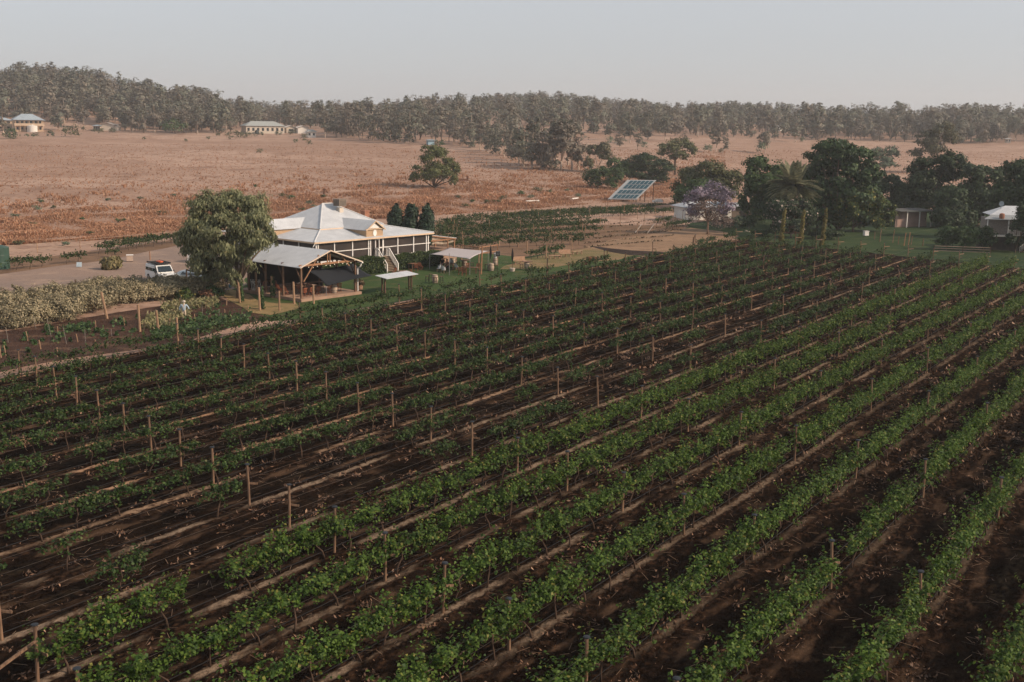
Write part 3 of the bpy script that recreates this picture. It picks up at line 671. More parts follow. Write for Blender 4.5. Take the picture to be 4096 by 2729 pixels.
tree("dome_tree", "dark wide dome-shaped tree behind the solar panels", "tree", (2570, 738), [(2520, 662, 44, 32), (2580, 642, 54, 28), (2640, 672, 44, 38), (2560, 692, 58, 30), (2620, 707, 48, 26), (2500, 690, 25, 25)], L_DARK, 11000, .42, r0=.3, fork=.2)
tree("bushy_tree", "upright bright green tree left of the dark dome tree", "tree", (2455, 757), [(2455, 662, 29, 33), (2460, 705, 34, 38), (2445, 730, 30, 26)], L_GREEN, 3200, .36, r0=.2)
tree("bushy_tree", "low round green tree at the left of the upright one", "tree", (2392, 757), [(2368, 702, 38, 25), (2402, 692, 38, 25), (2380, 730, 28, 18)], L_GREEN, 2800, .36, r0=.2)
tree("gum_tree", "pale airy gum with bare forked trunk behind the low green tree", "tree", (2390, 690), [(2370, 602, 27, 22), (2410, 592, 30, 24), (2420, 622, 28, 20), (2350, 652, 22, 26)], L_GUM, 2400, .5, trunk=PALEBARK, r0=.22, fork=.5)
tree("bushy_tree", "broad olive tree behind the jacaranda and white shed", "tree", (2800, 830), [(2760, 702, 44, 33), (2830, 682, 58, 38), (2870, 722, 48, 38), (2740, 742, 48, 44), (2920, 722, 44, 44), (2880, 772, 60, 38), (2850, 740, 60, 40)], L_OLIVE, 13000, .42, r0=.3)
tree("bushy_tree", "rounded dark green tree at the left behind the jacaranda", "tree", (2760, 838), [(2740, 772, 48, 38), (2790, 752, 48, 38), (2760, 802, 52, 28)], L_GREEN, 7000, .38, r0=.2)
tree("flowering_shrub", "dark shrub with pale pink flowers below the palm", "shrub", (3165, 952), [(3120, 852, 50, 46), (3180, 836, 58, 44), (3222, 872, 42, 46), (3150, 900, 66, 34)], L_FLOW, 8000, .33, r0=.15)
tree("garden_shrub", "grey-green shrub beside the white shed end", "shrub", (2960, 915), [(2945, 885, 28, 24), (2975, 895, 22, 20)], L_PALE, 1200, .25, r0=.06)
tree("garden_shrub", "pale twiggy bush under the jacaranda", "shrub", (2895, 915), [(2880, 885, 34, 28), (2910, 890, 26, 22)], L_JACB, 1300, .22, r0=.06)
tree("garden_shrub", "dark hedge-like bush right of the water tanks", "shrub", (3000, 922), [(2990, 892, 22, 18), (3012, 890, 20, 18)], L_FIG, 1200, .25, r0=.06)
tree("garden_shrub", "low dark shrub bed left of the middle cypress column", "shrub", (3060, 945), [(3030, 935, 30, 14), (3070, 932, 30, 14)], L_FIG, 1300, .25, r0=.05)
tree("garden_shrub", "low dark shrub bed between the two right cypress columns", "shrub", (3260, 955), [(3235, 935, 30, 18), (3290, 935, 40, 18)], L_FIG, 1600, .25, r0=.05)
tree("garden_shrub", "dark shrub mass at the foot of the citrus tree", "shrub", (3340, 960), [(3330, 938, 42, 20), (3290, 925, 30, 18)], L_DARK, 1800, .25, r0=.05)
tree("garden_shrub", "low reddish flower bed beside the left cypress column", "flower bed", (3165, 935), [(3165, 925, 45, 9)], LEAF("red_flowers", (.10, .035, .02), (.22, .07, .04), trans=.1), 700, .22, r0=.04)
for i, (x, lab) in enumerate(((3128, "leftmost, nearest the jacaranda"), (3205, "middle one of the three"), (3293, "rightmost, nearest the citrus tree"))):
    tree("cypress_tree", "slim yellow-green pencil cypress on the lawn, " + lab, "tree", (x - 6, 985 + i), [(x - 6 + t * 8, 980 - t * 128, 9.5 - 4.5 * t, 15) for t in np.linspace(0, 1, 9)], L_CYP, 5200, .16, r0=.08, group="three pencil cypresses", sub=.4, depth=.03, fork=.9, limbs=False, up=1.2)
# --- the palm
def palm():
    base = (3163, 936); p = GT(*base); s = mpp(p); rng = np.random.default_rng(4)
    root = empty("palm_tree", p, 0, "thick date palm with arching fronds among the garden trees", "palm")
    h = (936 - 742) * s; m = MB(); m.tube([(0, 0, -.2), (.1, 0, h * .5), (0, 0, h)], [.55, .45, .5], 10)
    m.build("trunk", M("palm_bark", (.08, .055, .04), (.045, .03, .022), scale=8, bump=.6), root)
    V = []; 
    for i in range(96):
        az = rng.uniform(0, 2 * math.pi); el = math.asin(rng.uniform(-.7, .98)); L = 118 * s * rng.uniform(.85, 1.05)
        d = np.array([math.cos(az) * math.cos(el), math.sin(az) * math.cos(el), math.sin(el)]); side = np.array([-math.sin(az), math.cos(az), 0])
        for t in np.linspace(.06, 1, 34):
            c = np.array([0, 0, h]) + d * L * t + np.array([0, 0, -1.]) * L * t * t * (.14 if el > .7 else .30 if el > -.2 else .15)
            w = .72 * math.sin(math.pi * min(1, .15 + t * .85)) + .08
            for sg in (-1, 1):
                e = c + side * sg * w * .9 + d * w * .7 + np.array([0, 0, -.25 * w]); n = np.array([0, 0, 1.]) * .10 + d * .10 + side * .03 * sg
                V += [c - n * .6, c + n * .6, e + n * .2, e - n * .2]
    link("fronds", mesh_np("fronds", np.array(V), quads(len(V) // 4), LEAF("palm_leaf", (.12, .13, .075), (.27, .27, .165), trans=.3, tip=(.36, .31, .19), patch=.3)), root)
palm()
# --- creek-side gums and the copies along the foot of the forest: six kinds, copied
rg = np.random.default_rng(77)
KIND = []
def gum_template(k):
    rng = np.random.default_rng(300 + k); h = rng.uniform(11, 15); nb = 6; bl = []
    low = [.12, .05, .2, .08, .03, .28][k]
    for i in range(nb):
        a = rng.uniform(0, 6.28); rr = rng.uniform(0, 3.0); z = h * rng.uniform(low + .1, .9); q = rng.uniform(1.7, 3.1)
        bl.append((rr * math.cos(a), rr * math.sin(a), z, q, q, q * .75))
    bl.append((0, 0, h * .9, 1.7, 1.7, 1.5))
    if k not in (2, 5): bl.append((.4, 0, h * .24, 2.2, 2.2, 2.0)); bl.append((-.8, .6, h * .42, 2.0, 2.0, 1.8))
    C, sz, dr = blob_leaves(rng, bl, 1000, .66, .42); d2 = C - np.array((0, 0, h * .4)); d2 /= np.linalg.norm(d2, axis=1)[:, None]; dr = dr * .35 + d2 * .75
    tm = MB(); fk = np.array([0, 0, h * low * .7]); tm.tube([(0, 0, -.8), (.2, .1, fk[2] * .5), tuple(fk)], [.34, .28, .22], 5)
    for b in bl: e = np.array(b[:3]); tm.tube([fk, fk + (e - fk) * .5 + (0, 0, .4), e], [.16, .11, .04], 4)
    return C, sz, tm, dr
TEMPL = [gum_template(k) for k in range(6)]
L_FOR = LEAF("forest_leaf", (.092, .102, .074), (.152, .156, .114), trans=.1, tip=(.18, .15, .11), patch=.5, pscale=.09, alt=(.15, .128, .10), obj_var=.3)
protos = []
def gum_copy(k, p, s, label, group, name="gum_tree", cat="tree", rz=0):
    if k >= len(protos) or protos[k] is None:
        while len(protos) <= k: protos.append(None)
        C, sz, tm, dr = TEMPL[k]; r = empty(name, (0, 0, 0))
        link("crown", mesh_np("crown", leaves(C, sz, rg, up=.3, out=dr), quads(len(C)), L_FOR), r); tm.build("trunk", PALEBARK, r, smooth=True); protos[k] = r; o = r
    else: o = copy_tree(protos[k])
    o.location = [float(v) for v in p]; o.rotation_euler = (0, 0, rz); o.scale = (s, s, s); o.name = name
    return tag(o, label, cat, group)
creek = [(1815, 578), (1850, 583), (1885, 592), (1920, 600), (1952, 610), (1985, 620), (2015, 632), (2045, 642), (2075, 655), (2095, 668), (2128, 676), (2165, 680), (2205, 683), (2245, 684), (2285, 682), (2312, 680), (2225, 670), (2270, 662), (2180, 664), (2130, 655), (2080, 640), (2030, 622), (1975, 604), (1925, 590)]
for i, q in enumerate(sorted(creek)):
    p = GT(*q); gum_copy(int(rg.integers(6)), p, rg.uniform(.8, 1.05) * (1.05 if q[0] > 2080 else .8), f"bushy gum in the creek line of trees, {ordn(i + 1)} from its far end", "gums of the creek line", rz=rg.uniform(0, 6))
edge = [(15, 548), (70, 495), (130, 492), (205, 490), (235, 520), (335, 512), (420, 502), (500, 520), (560, 525), (620, 530), (680, 528), (735, 530), (790, 538), (845, 525), (905, 530), (1300, 552), (1345, 548), (1392, 552), (1440, 560), (1490, 562), (1535, 565), (1585, 572), (1640, 575), (1600, 560), (1415, 548), (2440, 560), (2520, 572), (2590, 560), (2660, 560), (2790, 548), (2850, 585), (2905, 600), (2865, 612), (3060, 615), (3100, 560), (3180, 570), (3300, 560), (3440, 560), (3560, 565), (3640, 560), (3835, 555), (3870, 560), (3925, 572), (3985, 570), (4060, 566), (2700, 545), (3000, 552), (2740, 600), (2550, 600), (2480, 590), (3045, 612)]
for i, q in enumerate(sorted(edge)):
    p = GT(*q); gum_copy(int(rg.integers(6)), p, rg.uniform(.75, 1.1) * (.6 if 2430 < q[0] < 3100 and q[1] > 580 else 1), f"gum tree on the hill forest's near edge, {ordn(i + 1)} from the left", "gums on the edge of the forest", rz=rg.uniform(0, 6))
# --- the far forest, one mass
def forest():
    rng = np.random.default_rng(11); Vs, Fs, Ms, off, n = [], [], [], 0, 0
    while n < 2900:
        ax = rng.uniform(-300, 4400); x0 = (ax - 2048) / F
        Fo = np.interp(ax, HT[:, 0], HT[:, 1]); D = np.interp(ax, HT[:, 0], HT[:, 2])
        y = Fo + (D - Fo) * rng.uniform(-.02, 1.08) ** .9 if rng.random() < .8 else D + rng.normal() * 8
        if not np.isfinite(y): continue
        x = x0 * y
        if 930 < ax < 1270 and y < 575: continue
        if ax < 490 and y < 562: continue
        if 1040 < ax < 1140 and y < 690: continue
        if 2880 < ax < 3170 and y < Fo + 70 and rng.random() < .8: continue
        z = float(TZ(x, y)); k = int(rng.integers(6)); s = (.55 + .75 * rng.random() ** 1.4) * (1.0 if ax < 900 or ax > 3000 else .9); a = rng.uniform(0, 6.28)
        C, sz, tm, dr = TEMPL[k]; sel = rng.choice(len(C), 480, replace=False)
        v = leaves(rotz(C[sel], a) * s, sz[sel] * s * 1.3, rng, up=.3, out=rotz(dr[sel], a), jit=.32) + np.array([x, y, z])
        Vs.append(v); Fs.append(quads(480, off)); Ms.append(np.zeros(480)); off += 1920
        tv = rotz(np.concatenate(tm.v) * s, a) + np.array([x, y, z]); tf = np.array([f for f in tm.f if len(f) == 4], np.int32) + off
        Vs.append(tv); Fs.append(tf); Ms.append(np.full(len(tf), 1 if rng.random() < .12 else 2)); off += len(tv); n += 1
    me = mesh_np("forest", np.concatenate(Vs), np.concatenate(Fs), [L_FOR, PALEBARK, M('grey_bark', (.16, .125, .10), (.10, .08, .065))], np.concatenate(Ms))
    tag(link("forest", me), "grey-green gum forest covering the hills behind the field", "forest", kind="stuff")
forest()
# --- bushes in the field and round the far houses
def bush(q, r, mat, label, n=350, group="bushes scattered over the dry field", hfac=1.0, name="bush"):
    p = GT(*q); s = mpp(p); rng = np.random.default_rng(int(q[0] * 3 + q[1])); rr = r * s
    bl = [(rng.normal() * rr * .35, rng.normal() * rr * .35, rr * hfac * rng.uniform(.5, 1.0), rr * .7, rr * .7, rr * .6 * hfac) for _ in range(4)]
    C, sz, dr = blob_leaves(rng, bl, n, max(.14, rr * .15), .4); C[:, 2] = np.maximum(C[:, 2], .05)
    o = link(name, mesh_np(name, leaves(C, sz, rng, up=.4, out=dr), quads(n), mat), loc=p); return tag(o, label, "bush", group)
for q, r, mt, lab in (((300, 550), 40, L_OLIVE, "big round dark bush right of the two-storey house"), ((42, 556), 36, L_GREEN, "green tree-like bush in front of the two-storey house"), ((198, 548), 20, L_DARK, "small dark conical bush between house and big round bush"),
                      ((145, 550), 15, L_GREEN, "low bright bush in front of the white tank"), ((108, 550), 11, L_GREEN, "tiny green bush left of the white tank"), ((405, 535), 16, L_OLIVE, "low olive bush in front of the small white shed"), ((450, 535), 16, L_OLIVE, "olive bush right in front of the white shed wall"),
                      ((690, 540), 45, L_GREEN, "large pale green bush at the forest foot"), ((575, 562), 9, L_GREEN, "lone bright sapling in the left field"), ((742, 567), 9, L_GREEN, "low bright shrub on the field edge"), ((832, 560), 11, L_GREEN, "bright rounded shrub on the field below the forest"),
                      ((875, 548), 13, L_OLIVE, "faint olive shrub right of the bright rounded shrub"), ((912, 545), 11, L_OLIVE, "small olive shrub at the field top"), ((950, 560), 28, L_OLIVE, "spreading dull shrub left of the long house"), ((1000, 552), 20, L_OLIVE, "dull shrub under the long house's left end"),
                      ((1040, 548), 14, L_DARK, "dark shrub in front of the long house"), ((1112, 545), 15, L_DARK, "round dark bush in front of the long house's right end"), ((1168, 540), 15, L_OLIVE, "thin sapling bush in front of the first shed"), ((1183, 570), 12, L_GREEN, "dark green sapling on the field below the sheds"),
                      ((1225, 562), 18, L_OLIVE, "low wide shrub below the white cabin"), ((1237, 580), 14, L_OLIVE, "flat shrub in the field below the white cabin"), ((1040, 612), 13, L_GREEN, "lone green shrub in the middle of the field"), ((1020, 750), 8, L_GREEN, "tiny green tuft above the pepper tree"),
                      ((1440, 752), 9, L_OLIVE, "thin grey-green sapling left of the lone tree"), ((1305, 785), 22, L_DRYB, "dark brush heap above the house roof"), ((2440, 575), 20, L_PALE, "pale round tree on the far field"), ((2485, 578), 18, L_PALE, "pale bush on the far field left of the umbrella tree"),
                      ((2575, 600), 22, L_PALE, "grey-green round bush behind the dome tree"), ((2640, 612), 12, L_OLIVE, "small bush left of the umbrella tree trunk"), ((2770, 705), 18, L_PALE, "pale shrub right of the umbrella tree trunk"), ((2720, 710), 12, L_GREEN, "low dark green shrub at the umbrella tree's foot"),
                      ((2830, 612), 24, L_PALE, "grey-green bush tree on the far field"), ((2885, 612), 14, L_OLIVE, "small bush right of the far grey-green one"), ((3050, 615), 30, L_PALE, "wide flat pale bush on the far field"), ((3905, 575), 15, L_GREEN, "dark round bush on the far field left of the caravan"),
                      ((3210, 570), 16, L_PALE, "pale bush on the far field above the palm"), ((1760, 590), 22, L_GREEN, "dark bush beside the blue shed"), ((2350, 700), 18, L_DARK, "dark bush beside the bare trunk of the airy gum"), ((380, 530), 12, L_OLIVE, "dull bush at the left corner of the small white shed")):
    bush(q, r, mt, lab)
# clumps of grey weed in the rank grass
rw = np.random.default_rng(31)
wz = [(150, 840), (210, 835), (170, 812), (60, 870), (120, 905), (330, 880), (430, 805), (560, 800), (640, 860), (700, 790), (1130, 790), (1165, 800), (1240, 820), (1210, 845), (1290, 795), (1255, 830), (1830, 795), (1890, 810), (1960, 790), (2020, 800), (2080, 782), (2125, 795), (1860, 830), (2200, 775), (2310, 790), (2150, 770), (1995, 815), (2270, 765), (1950, 815), (480, 890), (260, 985), (70, 980), (360, 940)]
for i, q in enumerate(wz):
    bush(q, rw.uniform(11, 20), (L_PALE, L_OLIVE, L_GREEN)[i % 3], f"grey-green weed clump in the rank orange grass, {ordn(i + 1)} of its kind", 340, "weed clumps in the rank grass", .7, "weed_clump")
# --- dry grass tufts
def tufts():
    rng = np.random.default_rng(41); P = []
    lim = lambda x: np.interp(x, [0, 700, 1200, 1750, 2400, 2700, 3000], [985, 945, 895, 862, 815, 790, 700])
    while len(P) < 42000:
        x = rng.uniform(-150, 4200); near = rng.random() < .8
        if near:
            if x > 2900: continue
            py = lim(x) - abs(rng.normal()) * 85
        else: py = rng.uniform(575, 760)
        if py < 568 or py > lim(x): continue
        d = ray(x, py); d = d / d[1]; y = 205.0
        for _ in range(6):
            y = (HC - float(TZ(d[0] * y, y))) / -d[2] * .5 + y * .5
        P.append((d[0] * y, y, float(TZ(d[0] * y, y)), near))
    P = np.array(P); N = len(P); nb = 8
    cl = np.sin(P[:, 0] * .35 + 2 * np.sin(P[:, 1] * .13)) * np.sin(P[:, 1] * .21 + P[:, 0] * .09)
    h = np.where(P[:, 3] > .5, rng.uniform(.15, .48, N) * (1 + .8 * cl), rng.uniform(.15, .32, N))
    B = np.repeat(P[:, :3], nb, 0); H = np.repeat(h, nb); a = rng.uniform(0, 6.28, N * nb); o = np.c_[np.cos(a), np.sin(a), np.zeros(N * nb)]
    rad = H * 1.1; base = B + o * (rng.uniform(0, .5, N * nb) * rad)[:, None]; w = np.c_[-o[:, 1], o[:, 0], np.zeros(N * nb)] * (H * .14)[:, None]
    tip = base + o * (rad * rng.uniform(.2, .9, N * nb))[:, None] + np.array([0, 0, 1]) * H[:, None]
    V = np.stack([base - w, base + w, tip + w * .5, tip - w * .5], 1).reshape(-1, 3)
    tag(link("dry_grass", mesh_np("dry_grass", V, quads(N * nb), LEAF("dry_grass_blade", (.31, .15, .083), (.41, .23, .135), trans=.2, tip=(.46, .31, .20), patch=.45, pscale=.12, obj_var=0))), "tufted orange dry grass of the field", "grass", kind="stuff")
tufts()
# --- hedges by the house and the saltbush belt along the drive
def hedge(label, A, B_, depth, h, mat, n, name="hedge", group=None):
    A = np.array((*A, 0.)); B_ = np.array((*B_, 0.)); d = B_ - A; L = np.linalg.norm(d); ang = math.atan2(d[1], d[0]); rng = np.random.default_rng(int(L * 100))
    q = rng.uniform(-1, 1, (n, 3)); ax = rng.choice(3, n, p=[.2, .35, .45]); q[np.arange(n), ax] = np.where(ax == 2, 1, np.sign(q[np.arange(n), ax]))
    q = q + rng.normal(size=(n, 3)) * .05
    C = np.c_[(q[:, 0] + 1) * L / 2, (q[:, 1] + 1) * depth / 2, (q[:, 2] + 1) * h / 2 * (1 + .06 * np.sin(q[:, 0] * L * 1.3))]
    o = link(name, mesh_np(name, leaves(C, rng.uniform(.12, .24, n), rng, up=.4), quads(n), mat), loc=A, rz=ang)
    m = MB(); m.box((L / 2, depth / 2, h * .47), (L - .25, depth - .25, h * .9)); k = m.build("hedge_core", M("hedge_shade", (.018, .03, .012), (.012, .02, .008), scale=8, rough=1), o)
    return tag(o, label, "hedge", group)
belt = [(-20, 1312), (45, 1310), (105, 1300), (165, 1292), (225, 1278), (285, 1266), (345, 1252), (400, 1236), (455, 1216), (510, 1210), (560, 1204), (610, 1198), (660, 1195), (715, 1190), (770, 1184), (825, 1180), (20, 1258), (130, 1248), (240, 1232), (340, 1212), (430, 1198), (520, 1190), (610, 1184), (700, 1178), (780, 1174)]
for i, q in enumerate(belt):
    p = PX(*q); rng = np.random.default_rng(900 + i); k = np.interp(q[0], [0, 300, 450, 560, 900], [1.0, 1.05, 1.0, .86, .82])
    bl = [(rng.normal() * .6, rng.normal() * .5, rng.uniform(.6, 1.5), 1.1, 1.0, .85) for _ in range(5)]
    for _ in range(5): bl.append((rng.normal() * .7, rng.normal() * .5, rng.uniform(1.3, 1.95), .3, .3, .55))
    C, sz, dr = blob_leaves(rng, bl, 6000, .12, .42); C[:, 2] *= k; C[:, 2] = np.maximum(C[:, 2], .03)
    o = link("saltbush", mesh_np("saltbush", leaves(C, sz, rng, up=.2, long=1.5, out=dr), quads(len(C)), L_SALT), loc=p)
    tag(o, f"grey-gold feathery saltbush, {ordn(i + 1) if i < 16 else ordn(i - 15)} from left in the belt's {'front' if i < 16 else 'back'} line", "shrub", "saltbushes along the driveway")
tree("garden_shrub", "green bushy shrub at the right end of the saltbush belt", "shrub", (862, 1195), [(850, 1170, 26, 26), (875, 1175, 22, 24), (835, 1185, 18, 16)], L_GREEN, 1500, .2, r0=.04)
tree("garden_shrub", "rusty brown dying shrub at the belt's right end", "shrub", (832, 1196), [(832, 1176, 26, 18), (848, 1180, 18, 14)], L_DRYB, 1200, .18, r0=.04)
tree("garden_shrub", "yellow-green shrub in front of the saltbush belt", "shrub", (745, 1205), [(745, 1180, 28, 26), (720, 1190, 24, 20)], L_CIT, 1300, .2, r0=.04)
tree("reed_clump", "round clump of straw-coloured reeds at the driveway edge", "grass clump", (448, 1078), [(448, 1056, 32, 22), (440, 1048, 22, 18), (462, 1052, 20, 18)], LEAF("reed", (.13, .12, .05), (.27, .22, .11), trans=.15), 1800, .3, r0=.03, long=2.2, hang=.6, up=0)
for i, (x, y0, y1, w, lab) in enumerate(((969, 1211, 1135, 7, "left one of the pair before the shed"), (1049, 1238, 1152, 9, "right one of the pair before the shed"), (1092, 1192, 1108, 11, "clinging to a post at the shed's open side"))):
    tree("cypress_tree", "slim dark green pencil cypress, " + lab, "tree", (x, y0), [(x, y0 - 6 - t * (y0 - y1 - 10), w * (1 - .5 * t), 12) for t in np.linspace(0, 1, 8)], L_GREEN, 1500, .13, r0=.05, group="slim cypresses by the shed", sub=.4, depth=.02, limbs=False, fork=.9)
# garden rows in the bed
rgb = np.random.default_rng(51); C = []
for (x0, y0, x1, y1, n) in ((590, 1290, 760, 1268, 900), (650, 1240, 870, 1215, 1300), (570, 1310, 700, 1300, 500)):
    for _ in range(n):
        t = rgb.random(); p = PX(x0 + (x1 - x0) * t + rgb.normal() * 4, y0 + (y1 - y0) * t + rgb.normal() * 7); C.append((p[0], p[1], rgb.uniform(.03, .6)))
C = np.array(C); tag(link("garden_crop", mesh_np("garden_crop", leaves(C, rgb.uniform(.1, .2, len(C)), rgb, long=2.6, hang=.3), quads(len(C)), LEAF("bolted_crop", (.16, .17, .07), (.34, .29, .16), trans=.2))), "bolted pale green vegetable rows around the scarecrow", "crop", kind="stuff")
C = []
for (x0, y0, x1, y1, n, w) in ((610, 1345, 860, 1300, 900, 16), (860, 1300, 1000, 1275, 500, 12), (265, 1325, 360, 1312, 260, 6), (180, 1320, 215, 1330, 90, 5)):
    for _ in range(n):
        t = rgb.random(); p = PX(x0 + (x1 - x0) * t + rgb.normal() * 6, y0 + (y1 - y0) * t + rgb.normal() * w); C.append((p[0], p[1], rgb.uniform(.05, .45)))
for _ in range(60):
    px_ = rgb.uniform(0, 900); py_ = np.interp(px_, [0, 350, 880], [1355, 1295, 1225]) + rgb.uniform(0, 75); w_ = rgb.uniform(3, 9)
    for _k in range(int(rgb.uniform(8, 40))): p = PX(px_ + rgb.normal() * w_, py_ + rgb.normal() * w_ * .5); C.append((p[0], p[1], rgb.uniform(.03, .32)))
C = np.array(C); tag(link("garden_greens", mesh_np("garden_greens", leaves(C, rgb.uniform(.15, .34, len(C)), rgb, up=.8), quads(len(C)), L_GREEN)), "low green vegetable plants on the garden bed", "crop", kind="stuff")

tree("dense_tree", "dark low tree filling the gap right of the garden pavilion", "tree", (3790, 912), [(3770, 870, 52, 42), (3820, 850, 48, 50), (3860, 880, 44, 34), (3800, 800, 60, 50)], L_DARK, 12000, .42, r0=.25)
tree("dense_tree", "dark tree shading the garden pavilion from behind", "tree", (3665, 885), [(3640, 800, 52, 46), (3700, 810, 60, 44), (3610, 850, 44, 40), (3690, 770, 50, 40)], L_DARK, 10000, .42, r0=.25)
tree("dense_tree", "dark tree between the palm and the citrus tree", "tree", (3270, 915), [(3240, 850, 46, 46), (3290, 860, 46, 42), (3265, 800, 50, 46)], L_FIG, 8000, .42, r0=.25)
tree("dense_tree", "dark tree behind the palm's left fronds", "tree", (3095, 905), [(3080, 840, 44, 46), (3120, 830, 44, 50), (3100, 780, 44, 40)], L_FIG, 8000, .42, r0=.25)
# ================================================================== BUILDINGS
def ROOF(name, c, c2, ribdir=0, rib=5.0, rough=.45):
    if name in MATS: return MATS[name]
    m = M(name, c, c2, scale=.9, rough=rough, spec=.4, contrast=(.3, .7)); n = m.node_tree.nodes; l = m.node_tree.links; b = n["Principled BSDF"]
    tc = n.new("ShaderNodeTexCoord"); w = n.new("ShaderNodeTexWave"); w.bands_direction = 'XY'[ribdir]; w.inputs['Scale'].default_value = rib; w.inputs['Distortion'].default_value = 0
    l.new(tc.outputs['Object'], w.inputs[0]); bp = n.new("ShaderNodeBump"); bp.inputs['Strength'].default_value = .5; bp.inputs['Distance'].default_value = .04
    l.new(w.outputs[0], bp.inputs['Height']); l.new(bp.outputs[0], b.inputs['Normal']); return m
WHITE_ROOF = ROOF("white_iron_x", (.56, .58, .60), (.44, .46, .48), 0); WHITE_ROOF_Y = ROOF("white_iron_y", (.56, .58, .60), (.44, .46, .48), 1)
def BOARDS(name, c, rib=4.0):
    if name in MATS: return MATS[name]
    m = M(name, c, tuple(x * .88 for x in c), scale=2, rough=.7); n = m.node_tree.nodes; l = m.node_tree.links; b = n["Principled BSDF"]
    tc = n.new("ShaderNodeTexCoord"); w = n.new("ShaderNodeTexWave"); w.bands_direction = 'Z'; w.wave_profile = 'SAW'; w.inputs['Scale'].default_value = rib
    l.new(tc.outputs['Object'], w.inputs[0]); bp = n.new("ShaderNodeBump"); bp.inputs['Strength'].default_value = .7; bp.inputs['Distance'].default_value = .03
    l.new(w.outputs[0], bp.inputs['Height']); l.new(bp.outputs[0], b.inputs['Normal']); return m
CREAM = BOARDS("cream_boards", (.50, .34, .21)); WPAINT = M("white_paint", (.74, .71, .67), (.64, .61, .57), scale=3, rough=.5)
FASC = M("cream_fascia", (.62, .45, .31), (.55, .40, .27), scale=2, rough=.6)
SCREEN = M("fly_screen", (.040, .029, .024), (.022, .016, .014), scale=.6, rough=.55)
GLASS = M("dark_glass", (.02, .03, .035), (.012, .018, .02), scale=.5, rough=.08, spec=.6)
BRICK = M("red_brick", (.33, .15, .09), (.22, .10, .065), scale=9, rough=.9, bump=.3)
RAWT = M("raw_timber", (.36, .19, .10), (.22, .11, .06), scale=4, rough=.8, stretch=(3, 3, .6))
DKT = M("dark_timber", (.12, .065, .04), (.06, .035, .022), scale=4, rough=.85, stretch=(3, 3, .6))
CONC = M("concrete_floor", (.34, .22, .155), (.26, .17, .12), scale=1.2, rough=.9)
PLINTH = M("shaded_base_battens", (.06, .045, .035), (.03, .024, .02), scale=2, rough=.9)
TH = R_(48.5); K = .967
A_ = PX(1257.6, 970.4, 3.6)[:2] * K
hu = np.array([math.cos(TH), math.sin(TH)]); hw = np.array([-math.sin(TH), math.cos(TH)])
def HW(s, t): return A_ + hu * s + hw * t
def solve_s(px, t, z, fr=HW, lo=-5, hi=40):
    for _ in range(50):
        m = .5 * (lo + hi); q = fr(m, t)
        if pj(q[0], q[1], z)[0] < px: lo = m
        else: hi = m
    return m
